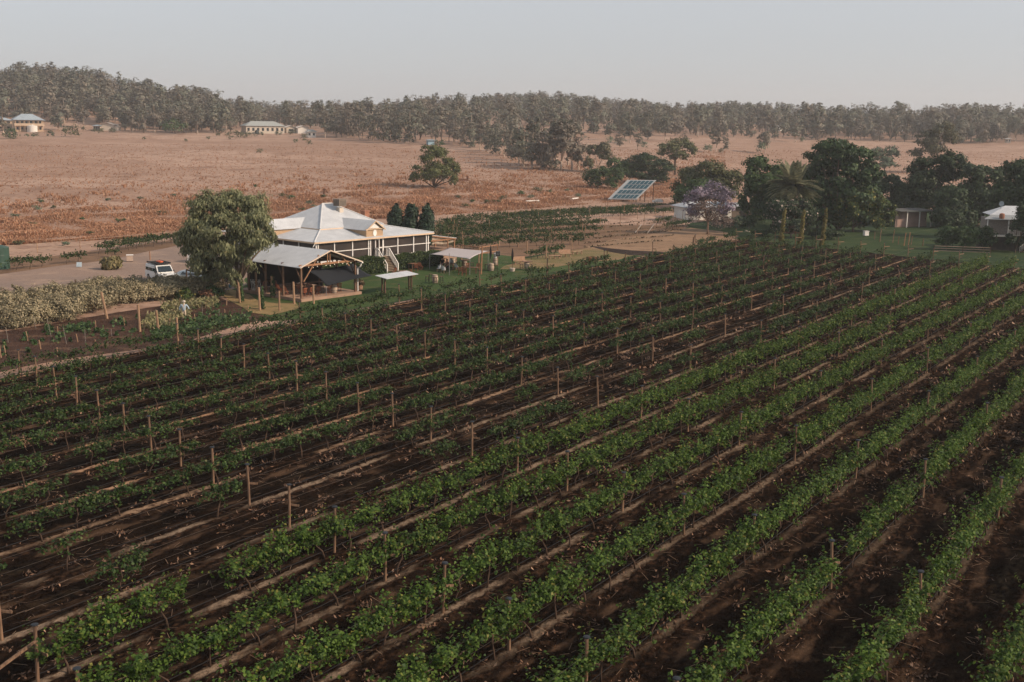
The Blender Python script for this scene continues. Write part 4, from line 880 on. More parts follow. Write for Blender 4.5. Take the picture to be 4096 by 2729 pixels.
def homestead():
    L, D, EZ, FZ = 19.05, 18.8, 4.06, 1.74
    root = empty("homestead", (*A_, 0), TH, "white-roofed homestead with screened veranda and front stairs", "house")
    i0, iz = 4.65, 4.95
    # veranda roof: four slopes
    m = MB(); c = [(0, 0, EZ), (L, 0, EZ), (L, D, EZ), (0, D, EZ)]; q = [(i0, i0, iz), (L - i0, i0, iz), (L - i0, D - i0, iz), (i0, D - i0, iz)]
    fx = MB(); fy = MB()
    for i in range(4): (fx if i % 2 == 0 else fy).slab([c[i], c[(i + 1) % 4], q[(i + 1) % 4], q[i]], .07)
    vr = fx.build("veranda_roof", WHITE_ROOF, root); fy.build("side_slopes", WHITE_ROOF_Y, vr)
    # main hipped roof
    j0, jz, pz = 4.45, 5.03, 7.54; e = [(j0, j0, jz), (L - j0, j0, jz), (L - j0, D - j0, jz), (j0, D - j0, jz)]; ra, rb = (8.85, D / 2, pz), (10.3, D / 2, pz)
    fx = MB(); fy = MB(); fx.slab([e[0], e[1], rb, ra], .07); fx.slab([e[2], e[3], ra, rb], .07); fy.slab([e[1], e[2], rb], .07); fy.slab([e[3], e[0], ra], .07)
    mr = fx.build("main_roof", WHITE_ROOF, root); fy.build("hip_ends", WHITE_ROOF_Y, mr)
    hp = MB()
    for a, bb in ((e[0], ra), (e[1], rb), (ra, rb), (c[0], q[0]), (c[1], q[1])): hp.tube([np.array(a) + (0, 0, .03), np.array(bb) + (0, 0, .03)], .09, 6)
    hp.build("ridge_capping", M("capping", (.55, .56, .56), (.48, .48, .48), rough=.4), mr)
    fs = MB()
    for a, bb in zip(e, e[1:] + e[:1]): fs.beam(np.array(a) - (0, 0, .11), np.array(bb) - (0, 0, .11), .1, .16)
    fs.build("fascia", FASC, mr)
    # gables: front and left
    for nm, sw in (("front_gable", False), ("side_gable", True)):
        T = (lambda x, y, z: (y, x, z)) if sw else (lambda x, y, z: (x, y, z))
        g0, g1, gz, ga = 8.2, 10.85, 5.05, 5.98; gm = (g0 + g1) / 2; fr = .45; bk = 6.6
        w = MB()
        pts = [T(g0, fr, 4.0), T(g1, fr, 4.0), T(g1, fr, gz), T(gm, fr, ga), T(g0, fr, gz)]; bp_ = [T(g0, bk, 4.0), T(g1, bk, 4.0), T(g1, bk, gz), T(gm, bk, ga), T(g0, bk, gz)]
        f = [(0, 1, 2, 3, 4), (5, 9, 8, 7, 6), (0, 4, 9, 5), (1, 6, 7, 2)]
        if sw: f = [tuple(reversed(x)) for x in f]
        w.add(pts + bp_, f); go = w.build(nm, CREAM, root)
        r = MB(); ov = .22
        for s_, gx in ((-1, g0), (1, g1)):
            p4 = [T(gx + s_ * ov, fr - ov, gz - ov * .7 + .05), T(gm, fr - ov, ga + .05), T(gm, bk, ga + .05), T(gx + s_ * ov, bk, gz - ov * .7 + .05)]
            n_ = np.cross(np.array(p4[1]) - p4[0], np.array(p4[2]) - p4[0])
            r.slab(p4 if n_[2] > 0 else p4[::-1], .06)
        r.build("roof", WHITE_ROOF_Y if not sw else WHITE_ROOF, go)
        t = MB(); t.add([T(g0 + .45, fr - .04, gz + .08), T(g1 - .45, fr - .04, gz + .08), T(gm, fr - .04, ga - .28)], [(0, 1, 2)] if not sw else [(2, 1, 0)]); t.build("pediment", WPAINT, go)
        bm = MB(); bm.beam(T(g0 - .2, fr - .1, gz - .02), T(g1 + .2, fr - .1, gz - .02), .12, .1)
        for s_, gx in ((-1, g0), (1, g1)): bm.beam(T(gx + s_ * ov, fr - ov - .03, gz - ov * .7), T(gm, fr - ov - .03, ga), .05, .13)
        bm.build("barge_board", FASC, go)
        v = MB(); N = 18; v.add([T(gm + .3 * math.cos(k * 2 * math.pi / N), fr - .05, 4.55 + .4 * math.sin(k * 2 * math.pi / N)) for k in range(N)], [tuple(range(N)) if not sw else tuple(range(N))[::-1]]); v.build("vent", WPAINT, go)
    # veranda body
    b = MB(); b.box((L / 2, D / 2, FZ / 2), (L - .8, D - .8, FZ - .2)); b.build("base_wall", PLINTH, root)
    b = MB(); b.box((L / 2, D / 2, FZ - .06), (L - .6, D - .6, .14)); b.build("floor", WPAINT, root)
    zt = EZ - .12
    xs = sorted(K * 0 + solve_s(px, .35, 2.6) for px in (1264, 1272, 1337, 1409, 1473, 1481, 1532, 1590, 1653, 1704, 1712))
    xs = [max(.35, min(L - .35, x)) for x in xs]; door0, door1 = xs[5] + .75, xs[6]
    def scr(c_, d_): m_ = MB(); m_.box(c_, d_); m_.build("screen_panel", SCREEN, root)
    for a, bb in zip(xs[:-1], xs[1:]):
        if bb - a < .6 or (a < door0 < bb + .1 and abs(a - xs[5]) < .01): continue
        scr(((a + bb) / 2, .38, (FZ + zt) / 2), (bb - a - .08, .03, zt - FZ - .1))
    scr((xs[5] + .38, .38, (FZ + zt) / 2), (.7, .03, zt - FZ - .1))
    for t0, t1 in [(.35 + k * 2.9, .35 + (k + 1) * 2.9) for k in range(6)]:
        for s_ in (.38, L - .38): scr((s_, (t0 + t1) / 2, (FZ + zt) / 2), (.03, t1 - t0 - .1, zt - FZ - .1))
    fr = MB()
    for x in xs: fr.box((x, .33, (FZ + zt) / 2), (.13, .13, zt - FZ))
    fr.beam((.35, .335, FZ + 1.02), (xs[5], .335, FZ + 1.02), .07, .09); fr.beam((xs[6], .335, FZ + 1.02), (L - .35, .335, FZ + 1.02), .07, .09)
    for k in range(1, 7):
        for s_ in (.33, L - .33): fr.box((s_, .35 + k * 2.9, (FZ + zt) / 2), (.13, .13, zt - FZ))
    for s_ in (.335, L - .335): fr.beam((s_, .35, FZ + 1.02), (s_, D - .4, FZ + 1.02), .07, .09)
    fr.build("veranda_frame", WPAINT, root)
    fa = MB(); fa.beam((-.03, -.02, EZ - .1), (L + .03, -.02, EZ - .1), .06, .17); fa.beam((-.02, 0, EZ - .1), (-.02, D, EZ - .1), .06, .17); fa.beam((L + .02, 0, EZ - .1), (L + .02, D, EZ - .1), .06, .17); fa.box((L / 2, .2, zt + .02), (L, .4, .05))
    fa.build("gutter", FASC, root)
    dp = MB(); dp.tube([(.05, .0, EZ - .2), (-.12, .05, EZ - .45), (-.02, .25, EZ - .62), (.1, .27, FZ - .5), (.1, .27, .1)], .06, 7); dp.build("downpipe", WPAINT, root)
    # door with its leaf standing open
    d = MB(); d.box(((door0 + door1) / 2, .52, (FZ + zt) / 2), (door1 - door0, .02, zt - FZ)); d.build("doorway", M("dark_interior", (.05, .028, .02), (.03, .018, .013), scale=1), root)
    d = MB(); w_ = door1 - door0
    for x in (door0 + .05, door0 + w_ * .5, door1 - .08): d.box((x, .34, (FZ + zt) / 2), (.1, .1, zt - FZ))
    d.beam((door0, .34, zt - .08), (door1, .34, zt - .08), .09, .16); d.beam((door0 + w_ * .5, .34, FZ + 1.0), (door1, .34, FZ + 1.0), .08, .14); dr = d.build("door", WPAINT, root)
    d = MB(); d.box((door0 + .08, .02, FZ + .25), (.06, .7, .12)); d.box((door0 + .08, .02, FZ + 1.0), (.06, .7, .12)); d.box((door0 + .08, .02, FZ + 2.02), (.06, .7, .1))
    for y in (-.3, .33): d.box((door0 + .08, y, FZ + 1.06), (.06, .09, 2.0))
    d.build("open_leaf", WPAINT, dr)
    # stairs
    sx0, sx1 = door0 - .1, door0 + 1.65; n = 10; t0, run = -.35, 1.55; st = MB()
    st.box(((sx0 + sx1) / 2, (t0 + .3) / 2, FZ - .04), (sx1 - sx0, .3 - t0, .08))
    for k in range(n - 1):
        z = FZ - (k + 1) * FZ / n; y = t0 - (k + .5) * run / (n - 1)
        st.box(((sx0 + sx1) / 2, y, z), (sx1 - sx0 - .1, .25, .045)); st.box(((sx0 + sx1) / 2, y + .11, z - .09), (sx1 - sx0 - .12, .02, .13))
    st_o = st.build("stairs", M("worn_tread", (.30, .22, .15), (.22, .16, .11), scale=3, rough=.85), root)
    sg = MB()
    for x in (sx0, sx1): sg.beam((x, t0 + .05, FZ - .15), (x, t0 - run, .02), .06, .26)
    sg.build("stringer", M("shaded_stringer", (.10, .075, .055), (.07, .05, .04)), st_o)
    for x in (sx0, sx1):
        h = MB(); top, bot = np.array((x, t0, FZ + .92)), np.array((x, t0 - run, .98))
        h.beam(top, bot, .09, .12); h.beam((x, .3, FZ + .92), top, .09, .12); h.beam((x, .3, FZ + .12), (x, t0, FZ + .12), .06, .06)
        h.box((x, t0 - run, .5), (.13, .13, 1.0)); h.box((x, t0, FZ + .48), (.12, .12, 1.0))
        for k in range(1, 12):
            tt = k / 12; y = t0 - run * tt; zz = FZ * (1 - tt); h.box((x, y, zz + .5), (.035, .035, .85))
        for k in range(1, 4): h.box((x, .3 + (t0 - .3) * k / 4, FZ + .5), (.035, .035, .85))
        h.build("handrail", WPAINT, st_o)
    # roof furniture
    c_ = MB(); c_.box((15.6, 9.1, 5.25), (.75, .75, 2.2)); c_.box((15.6, 9.1, 6.38), (.9, .9, .16)); c_.build("chimney", BRICK, root)
    cz = 6.6; cl = MB(); cl.box((10.3, 7.75, 6.75), (.62, .62, .75)); du = cl.build("cooler_duct", M("duct_paint", (.55, .48, .40), (.48, .42, .35)), root)
    cl = MB(); cl.box((10.3, 7.75, 7.75), (1.15, 1.15, .82)); cl.box((10.3, 7.75, 8.18), (1.25, 1.25, .05)); co = cl.build("roof_cooler", M("cooler_case", (.24, .19, .145), (.19, .15, .12), scale=2), root)
    sl_ = MB()
    for k in range(6):
        z = 7.44 + k * .11; sl_.box((9.715, 7.75, z), (.02, 1.0, .05)); sl_.box((10.3, 7.165, z), (1.0, .02, .05))
    sl_.build("louvre", M("louvre_dark", (.09, .075, .06), (.06, .05, .04)), co)
    # lean-to on the right with orange timber frame
    t = .9; sx = solve_s(1808, t, 1.6); q_ = HW(sx, t); zt2 = zat(q_[0], q_[1], 952); zb = max(.35, zat(q_[0], q_[1], 997)); sx = min(sx, L + 6.5)
    p = MB(); p.slab([(L, .3, 3.72), (sx + .25, .3, zt2 + .05), (sx + .25, 7.5, zt2 + .05), (L, 7.5, 3.72)], .06); pr = p.build("lean_to_roof", WHITE_ROOF, root)
    p = MB()
    for k in range(8): x = L + .2 + (sx - L - .1) * k / 7; zz = 3.64 + (zt2 - 3.64) * (x - L) / (sx - L); p.beam((x, .4, zz), (x, 7.4, zz), .06, .1)
    p.beam((L, .36, 3.6), (sx + .2, .36, zt2 - .08), .07, .16); p.beam((L, .5, 2.95), (sx, .5, 2.95), .09, .16)
    p.box((sx, .5, (zt2 + zb) / 2), (.14, .14, zt2 - zb)); p.box((sx - 1.2, .5, (zt2 + zb) / 2), (.12, .12, zt2 - zb)); p.box((sx, 4, (zt2 + zb) / 2), (.14, .14, zt2 - zb)); p.box((sx, 7.3, (zt2 + zb) / 2), (.14, .14, zt2 - zb))
    p.build("lean_to_frame", RAWT, root)
    p = MB(); p.slab([(L - .2, .3, zb + .1), (sx + .3, .3, zb + .1), (sx + .3, 7.5, zb + .1), (L - .2, 7.5, zb + .1)], zb + .08); p.build("lean_to_floor", CONC, root)
    p = MB(); p2 = MB(); N = 9
    for k in range(N - 1):
        x0, x1 = L + .2 + (sx - L - .3) * k / (N - 1), L + .2 + (sx - L - .3) * (k + 1) / (N - 1)
        y0, y1 = .56 + .05 * math.sin(k * 2.1), .56 + .05 * math.sin(k * 2.1 + 2.1); z0 = 2.62 + .1 * math.sin(k); z1 = 2.62 + .1 * math.sin(k + 1)
        p.add([(x0, y0, z0 - .16), (x1, y1, z1 - .16), (x1, y1, z1 + .05), (x0, y0, z0 + .05), (x0, y0 + .1, z0 - .16), (x1, y1 + .1, z1 - .16), (x1, y1 + .1, z1 + .05), (x0, y0 + .1, z0 + .05)], [(0, 1, 2, 3), (4, 7, 6, 5), (3, 2, 6, 7), (0, 4, 5, 1)])
        p2.add([(x0, y0, 3.05), (x1, y1, 3.05), (x1, y1, 3.45 - .06 * k), (x0, y0, 3.48 - .06 * k)], [(0, 1, 2, 3)])
    p2.build("clear_panel", M("clear_blind", (.42, .34, .26), (.22, .16, .11), scale=1.6, rough=.3), root)
    p.build("rolled_blind", M("clear_blind", (.42, .34, .26), (.22, .16, .11), scale=1.6, rough=.3), root)
    return sx
homestead()
hedge("clipped green hedge right of the house stairs", HW(11.7, -1.35), HW(19.3, -1.35), 1.35, 1.75, L_HED, 5200)
hedge("clipped green hedge left of the house stairs", HW(4.6, -2.0), HW(8.9, -2.0), 1.9, 1.85, L_HED, 4200)
hedge("dark clipped hedge seen through the open shed", HW(-2.2, -2.1), HW(3.6, -2.1), 1.6, 1.6, L_HED, 3600)
# ---------- open timber shed in front of the house
SH = R_(49.3); S0 = PX(1206, 1195, .3)[:2]; su = np.array([math.cos(SH), math.sin(SH)]); sw_ = np.array([-math.sin(SH), math.cos(SH)])
def SW(s, t): return S0 + su * s + sw_ * t
def open_shed():
    root = empty("open_shed", (*S0, 0), SH, "open timber shed with white gable roof over dining tables", "shed")
    fz = .3; sr_ = solve_s(1421, 0, 1.5, SW); tl = 0
    e0 = SW(-.55, -.55); ze = zat(*e0, 1072); sm = solve_s(1322.4, -.55, 5, lambda s, t: SW(s, t)); am = SW(sm, -.55); za = zat(*am, 1002)
    s2 = solve_s(1448.7, -.55, 3, SW); zr = zat(*SW(s2, -.55), 1047); zr = .5 * (zr + ze)
    lo, hi = 2, 25
    for _ in range(40):
        tl = .5 * (lo + hi); q = SW(-.55, tl)
        if pj(q[0], q[1], ze)[0] > 962: lo = tl
        else: hi = tl
    r = MB(); r.slab([(-.55, -.55, ze), (sm, -.55, za), (sm, tl, za), (-.55, tl, ze)], .05); ro = r.build("roof", WHITE_ROOF_Y, root)
    r = MB(); r.slab([(sm, -.55, za), (s2, -.55, zr), (s2, tl, zr), (sm, tl, za)], .05); r.build("far_slope", WHITE_ROOF_Y, ro)
    r = MB(); r.beam((-.55, -.58, ze - .02), (sm, -.58, za - .02), .05, .12); r.beam((sm, -.58, za - .02), (s2, -.58, zr - .02), .05, .12); r.build("barge_board", M("pale_barge", (.62, .50, .40), (.55, .44, .35)), ro)
    r = MB(); r.tube([(s2 + .03, -.6, zr - .1), (s2 + .03, tl, zr - .1)], .09, 7); r.tube([(s2, -.45, zr - .15), (s2 - .1, -.4, zr - .5), (sr_ + .25, -.1, zr - .75), (sr_ + .25, -.1, .35)], .07, 7); r.build("gutter", WPAINT, ro)
    n = max(3, int(round(tl / 3.3)))
    for s_, top in ((0, ze + .1), (sr_, zr + .1)):
        for k in range(n + 1):
            t_ = k * (tl - .6) / n; p = MB(); p.box((s_, t_, (fz + top) / 2), (.17, .17, top - fz)); p.build("post", M("shed_post", (.20, .115, .07), (.11, .062, .04), scale=4, stretch=(3, 3, .5)), root)
            if k < n:
                br = MB(); br.beam((s_, t_ + .05, fz + 1.75), (s_, t_ + .85, top - .15), .1, .1); br.build("brace", DKT, root)
    t = MB()
    for t_ in [k * (tl - .6) / n for k in range(n + 1)]:
        t.beam((-.3, t_ - .14, ze + .12), (s2 - .3, t_ - .14, zr + .12), .07, .2); t.beam((-.3, t_, ze - .05), (sm, t_, za - .12), .08, .16); t.beam((s2 - .2, t_, zr - .05), (sm, t_, za - .12), .08, .16)
    t.beam((0, 0, ze - .02), (0, tl - .4, ze - .02), .1, .16); t.beam((sr_, 0, zr - .02), (sr_, tl - .4, zr - .02), .1, .16)
    t.build("roof_frame", DKT, root)
    t = MB(); z_c = ze + .12
    t.beam((-.4, -.2, z_c), (s2 - .5, -.2, z_c), .07, .2)
    for dx in (-.16, .16): t.beam((sm + dx, -.22, z_c - .15), (sm + dx, -.22, za - .15), .09, .1)
    t.beam((.1, -.24, fz + 1.7), (sm * .62, -.24, ze + (za - ze) * .72), .12, .1); t.beam((sr_ - 1.0, -.24, zr - .35), (sm + (s2 - sm) * .38, -.24, za - (za - zr) * .42), .1, .1)
    t.build("gable_truss", RAWT, root)
    f = MB(); f.slab([(-.3, -.35, fz), (solve_s(1447, -.35, .3, SW), -.35, fz), (solve_s(1447, -.35, .3, SW), tl + 1, fz), (-.3, tl + 1, fz)], fz + .2); f.build("floor", CONC, root)
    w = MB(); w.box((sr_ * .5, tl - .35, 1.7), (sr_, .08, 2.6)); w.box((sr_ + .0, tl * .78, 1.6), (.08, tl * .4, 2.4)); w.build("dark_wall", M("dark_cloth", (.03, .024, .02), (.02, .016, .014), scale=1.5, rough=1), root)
    return fz, sr_, tl, ze, za
SHED = open_shed()
# string of small lamps under the shed's front truss
def bulbs():
    root = MB(); p0 = SW(.2, -.3); p1 = SW(6.8, -.3); z0 = SHED[3] - .05; pts = []
    for k in range(13):
        t = k / 12; pts.append((*(p0 + (p1 - p0) * t), z0 - .28 * math.sin(math.pi * ((t * 3) % 1)) + .25))
    root.tube(pts, .008, 4); o = root.build("string_lights", M("cable_black", (.02, .02, .02)), None)
    lm = bpy.data.materials.new("bulb_glow"); lm.use_nodes = True; bs = lm.node_tree.nodes["Principled BSDF"]; bs.inputs['Base Color'].default_value = (.9, .8, .65, 1); bs.inputs['Emission Color'].default_value = (1, .8, .55, 1); bs.inputs['Emission Strength'].default_value = 1.2
    for k in range(13):
        b = MB(); b.lathe((pts[k][0], pts[k][1], pts[k][2] - .1), [(.008, .08), (.022, .05), (.024, .03), (.01, .0)], 6); b.build("bulb", lm, o)
    tag(o, "string of small round bulbs under the open shed's gable", "string lights")
bulbs()
# ---------- small notice roof, shade sails
def px3(px, py, base):     # a point standing above the ground spot (bx, by)
    q = PX(*base); x, y = q[0], q[1]; z = zat(x, y, py); return np.array([x, y, z])
def notice_roof():
    b0, b1 = PX(1534, 1178), PX(1640, 1160); d = b1 - b0; ang = math.atan2(d[1], d[0]); L = np.linalg.norm(d[:2])
    root = empty("notice_shelter", b0, ang, "small white iron awning on four dark posts at the lawn's edge", "shelter")
    z = zat(b0[0], b0[1], 1108)
    r = MB(); r.slab([(-.35, -.75, z - .1), (L + .5, -.75, z - .1), (L + .5, .85, z + .12), (-.35, .85, z + .12)], .05); r.build("roof", WHITE_ROOF, root)
    for x, y in ((0, -.2), (.15, .3), (L, -.2), (L + .2, .3)):
        p = MB(); p.box((x, y, z / 2 - .1), (.14, .14, z + .1)); p.build("post", DKT, root)
    p = MB(); p.beam((0, .05, z - .15), (L + .1, .05, z - .15), .08, .1); p.build("rail", DKT, root)
notice_roof()
def sail(name, label, corners, sag, mat, poles, thick=.02):
    A, B_, C_, D_2 = [np.array(c, float) for c in corners]; n = 14; V = []
    cen = (A + B_ + C_ + D_2) / 4; root = empty(name, (cen[0], cen[1], 0), 0, label, "shade sail"); o = np.array((cen[0], cen[1], 0))
    for i in range(n + 1):
        for j in range(n + 1):
            u, v = i / n, j / n
            k = .16 * (4 * u * (1 - u)) * (1 - abs(2 * v - 1)) * 0; p = (1 - u) * (1 - v) * A + u * (1 - v) * B_ + u * v * C_ + (1 - u) * v * D_2
            pull = .10 * (4 * u * (1 - u) * (2 * v - 1) ** 4 + 4 * v * (1 - v) * (2 * u - 1) ** 4)
            p = p + (cen - p) * pull; p[2] -= sag * 16 * u * (1 - u) * v * (1 - v); V.append(p - o)
    V = np.array(V); m = MB(); idx = lambda i, j: i * (n + 1) + j
    m.add(V, [(idx(i, j), idx(i + 1, j), idx(i + 1, j + 1), idx(i, j + 1)) for i in range(n) for j in range(n)])
    c = m.build("cloth", mat, root, smooth=True); md = c.modifiers.new("thickness", 'SOLIDIFY'); md.thickness = thick
    for p, h in poles:
        q = MB(); q.tube([(p[0] - o[0], p[1] - o[1], -.2), (p[0] - o[0], p[1] - o[1], h)], .035, 7); q.build("pole", M("grey_pole", (.30, .29, .28), (.22, .21, .2), metal=.4, rough=.5), root)
    return root
BLK = M("black_shade_cloth", (.012, .015, .020), (.009, .011, .015), scale=30, rough=.9)
ca = [px3(1240, 1083, (1215, 1190)), px3(1416, 1054, (1421, 1163)), px3(1489, 1103, (1489, 1178)), px3(1305, 1146, (1305, 1196))]
ca[0] = np.array([*SW(1.2, .4), zat(*SW(1.2, .4), 1083)])
sail("shade_sail", "black shade sail slung low from the shed's front", [ca[0], ca[3], ca[2], ca[1]], .12, BLK, [((ca[3][0], ca[3][1]), ca[3][2] + .05)])
GRY = M("grey_shade_cloth", (.42, .38, .38), (.35, .32, .32), scale=20, rough=.85)
g = [px3(1716, 1017, (1718.5, 1079)), px3(1787, 990, (1796, 1050)), px3(1950, 1004, (1952, 1082)), px3(1878, 1036, (1879, 1100))]
sail("shade_sail", "pale grey shade sail on thin poles over the lawn tables", [g[0], g[3], g[2], g[1]], -.05, GRY, [((g[0][0], g[0][1]), g[0][2]), ((g[3][0], g[3][1]), g[3][2]), ((g[2][0], g[2][1]), g[2][2] + .15), ((g[1][0], g[1][1]), g[1][2]), (tuple(PX(1797, 1102)[:2]), 2.6)])
# ---------- solar array
def solar():
    BL = GT(2434, 806); BL[2] = zat(BL[0], BL[1], 795); BR = GT(2545, 811); BR[2] = zat(BR[0], BR[1], 797)
    TR = GT(2618, 806); TR[2] = zat(TR[0], TR[1], 722.5); TL = TR + (BL - BR)
    root = empty("solar_array", (*GT(2545, 811)[:2], 0), 0, "tilted white-framed solar panel array on tall posts", "solar array"); o = np.array((BR[0], BR[1], 0))
    P = lambda u, v, h=0: BL * (1 - u) * (1 - v) + BR * u * (1 - v) + TR * u * v + TL * (1 - u) * v - o + N_ * h
    N_ = np.cross(BR - BL, TL - BL); N_ /= np.linalg.norm(N_); N_ = N_ if N_[2] > 0 else -N_
    m = MB(); m.slab([P(-.02, -.02), P(1.02, -.02), P(1.02, 1.02), P(-.02, 1.02)], .06); m.build("sheet_roof", M("array_sheet", (.40, .41, .41), (.34, .35, .35), rough=.5), root)
    pm = M("solar_cell", (.025, .085, .11), (.018, .06, .08), scale=1, rough=.15, spec=.6); fm = M("panel_frame", (.42, .45, .46), (.36, .38, .4), metal=.3, rough=.4)
    for v0, v1 in ((.02, .22), (.27, .47), (.54, .74), (.77, .97)):
        for k in range(6):
            u0, u1 = .13 + k * .145, .13 + (k + 1) * .145 - .012
            if v0 < .5: u0 -= .02; u1 -= .02
            f = MB(); f.slab([P(u0, v0, .09), P(u1, v0, .09), P(u1, v1, .09), P(u0, v1, .09)], .05); po = f.build("solar_panel", fm, root)
            e = .006; f = MB(); f.add([P(u0 + e, v0 + e, .1), P(u1 - e, v0 + e, .1), P(u1 - e, v1 - e, .1), P(u0 + e, v1 - e, .1)], [(0, 1, 2, 3)]); f.build("cell", pm, po)
    for u, v in ((.02, .03), (.5, .03), (.97, .03), (.5, .6), (.97, .5), (.97, .96), (.1, .96), (.5, .96)):
        q = P(u, v) + o; q2 = q.copy(); g_ = float(TZ(q[0], q[1])); m = MB(); m.box((q[0] - o[0], q[1] - o[1], (q[2] + g_) / 2 - .2), (.18, .18, q[2] - g_ + .3)); m.build("post", DKT, root)
    m = MB(); a, b_ = P(.97, .96), P(.97, .5); m.beam(a - (0, 0, .2), b_ + (0, 0, -.2), .1, .15); m.beam(P(.02, .96) - (0, 0, .2), P(.97, .96) - (0, 0, .2), .1, .15); m.build("beam", DKT, root)
solar()
# ---------- generic farm building
def farm_house(name, label, px0, px1, py, wall, hroof, depth, wcol, rcol, rot=0.0, storeys=1, win=5, hip=True, veranda=False, cat="house", z=None, ridge_long=.4, dark_open=None):
    p0, p1 = (GT(px0, py), GT(px1, py)); d = p1 - p0; Lm = np.linalg.norm(d[:2]); ang = math.atan2(d[1], d[0]) + rot
    zb = min(p0[2], p1[2]) if z is None else z
    root = empty(name, (p0[0], p0[1], zb), ang, label, cat)
    m = MB(); m.box((Lm / 2, depth / 2, wall / 2 - .5), (Lm, depth, wall + 1)); m.build("wall", wcol, root)
    o = .6; r = MB(); e = [(-o, -o, wall), (Lm + o, -o, wall), (Lm + o, depth + o, wall), (-o, depth + o, wall)]
    if hip:
        a = Lm * (1 - ridge_long) / 2; ra, rb = (a, depth / 2, wall + hroof), (Lm - a, depth / 2, wall + hroof)
        r.slab([e[0], e[1], rb, ra], .08); r.slab([e[1], e[2], rb], .08); r.slab([e[2], e[3], ra, rb], .08); r.slab([e[3], e[0], ra], .08)
    else:      # gable end facing the viewer
        ra, rb = (Lm / 2, -o, wall + hroof), (Lm / 2, depth + o, wall + hroof)
        r.slab([e[0], ra, rb, e[3]], .08); r.slab([ra, e[1], e[2], rb], .08)
        g_ = MB(); g_.add([(0, 0, wall - .02), (Lm, 0, wall - .02), (Lm / 2, 0, wall + hroof * .9), (0, depth, wall - .02), (Lm, depth, wall - .02), (Lm / 2, depth, wall + hroof * .9)], [(0, 1, 2), (5, 4, 3)]); g_.build("gable_wall", wcol, root)
    r.build("roof", rcol, root)
    hs_ = wall / storeys
    for st in range(storeys):
        for k in range(win):
            x = Lm * (k + .5) / win; w = MB(); w.box((x, -.03, st * hs_ + hs_ * .55), (Lm / win * .45, .06, hs_ * .38)); w.build("window", GLASS, root)
    if veranda:
        v = MB(); v.box((Lm / 2, -1.1, hs_), (Lm + 1, 2.2, .18)); v.build("balcony_floor", FASC, root)
        v = MB(); v.box((Lm / 2, -2.15, hs_ + .55), (Lm + 1, .06, .8)); v.build("balcony_rail", M("rail_cream", (.50, .38, .27)), root)
        r2 = MB(); r2.slab([(-1.0, -2.6, wall - .25), (Lm + 1.0, -2.6, wall - .25), (Lm + .4, .1, wall + .12), (-.4, .1, wall + .12)], .08); r2.build("veranda_roof", rcol, root)
        for k in range(7):
            q = MB(); x = Lm * k / 6; q.box((x, -2.1, wall / 2 - .1), (.14, .14, wall)); q.build("post", FASC, root)
    if dark_open:
        for a, bb in dark_open:
            w = MB(); w.box((Lm * (a + bb) / 2, -.04, wall * .45), (Lm * (bb - a), .08, wall * .8)); w.build("bay_opening", M("dark_bay", (.035, .032, .03)), root)
    return root, Lm
BLUR = M("blue_grey_roof", (.30, .36, .40), (.25, .30, .34), scale=.5, rough=.5); YW = M("ochre_wall", (.50, .37, .25), (.43, .31, .21), scale=.4); CW = M("cream_wall", (.52, .45, .37), (.46, .40, .33), scale=.4); WW = M("white_wall", (.68, .65, .60), (.58, .55, .5), scale=.5)
farm_house("farmhouse", "two-storey ochre house with blue-grey hip roof below the left hill", 62, 172, 527, 5.4, 2.4, 10, YW, BLUR, storeys=2, win=6, veranda=True)
farm_house("farmhouse_wing", "low wing with blue-grey roof at the far left edge beside the two-storey house", -70, 50, 520, 4.4, 1.6, 8, YW, BLUR, storeys=2, win=4, cat="house wing")
farm_house("white_shed", "small cream gabled shed right of the two-storey house", 402, 458, 523, 2.6, 1.1, 7, CW, M("cream_roof", (.62, .56, .50)), hip=False, win=0, cat="shed")
farm_house("open_bay_shed", "dark open bays of the lean-to joined to the cream shed's left", 374, 401, 524, 2.3, .5, 5, CW, BLUR, hip=True, win=0, dark_open=[(.04, .3), (.36, .64), (.7, .96)], cat="shed")
farm_house("long_house", "long low cream house with grey hip roof below the forest", 985, 1138, 535, 3.6, 2.1, 9, CW, M("grey_green_roof", (.30, .32, .31), (.26, .28, .27)), win=8, ridge_long=.6)
farm_house("white_shed", "cream gabled shed just right of the long house", 1146, 1182, 533, 2.6, 1.0, 6, CW, M("cream_roof", (.62, .56, .50)), hip=False, win=1, cat="shed")
farm_house("white_shed", "wider white gabled shed, second to the right of the long house", 1192, 1236, 535, 2.7, 1.0, 6, WW, M("cream_roof", (.62, .56, .50)), hip=False, win=0, cat="shed")
farm_house("cabin", "white cabin with a green-grey roof right of the two sheds", 1230, 1264, 551, 2.7, .9, 4, WW, M("grey_green_roof", (.30, .32, .31)), hip=True, win=2, cat="cabin")
farm_house("hill_house", "white house peeping out of the trees above the long house", 1078, 1122, 482, 2.8, 1.2, 7, WW, M("pale_roof", (.6, .6, .6)), win=3)
farm_house("blue_shed", "small pale blue shed at the forest edge above the lone tree", 1713, 1738, 580, 1.9, .25, 3, M("blue_iron", (.30, .46, .54), (.26, .4, .48)), M("blue_iron_roof", (.42, .55, .62)), hip=True, win=0, cat="shed")
farm_house("white_house", "white roofs among the far trees above the umbrella tree, larger one", 3107, 3128, 525, 2.4, 1.0, 6, WW, M("pale_roof", (.6, .6, .6)), win=2)
farm_house("white_house", "smaller white building far off at the right of the larger white roof", 3132, 3146, 525, 2.0, .8, 5, WW, M("pale_roof", (.6, .6, .6)), win=1)
farm_house("caravan", "cream caravan parked on the far field near the right edge", 4022, 4042, 573, 2.2, .2, 2.5, CW, M("pale_roof", (.6, .6, .6)), win=2, cat="caravan")
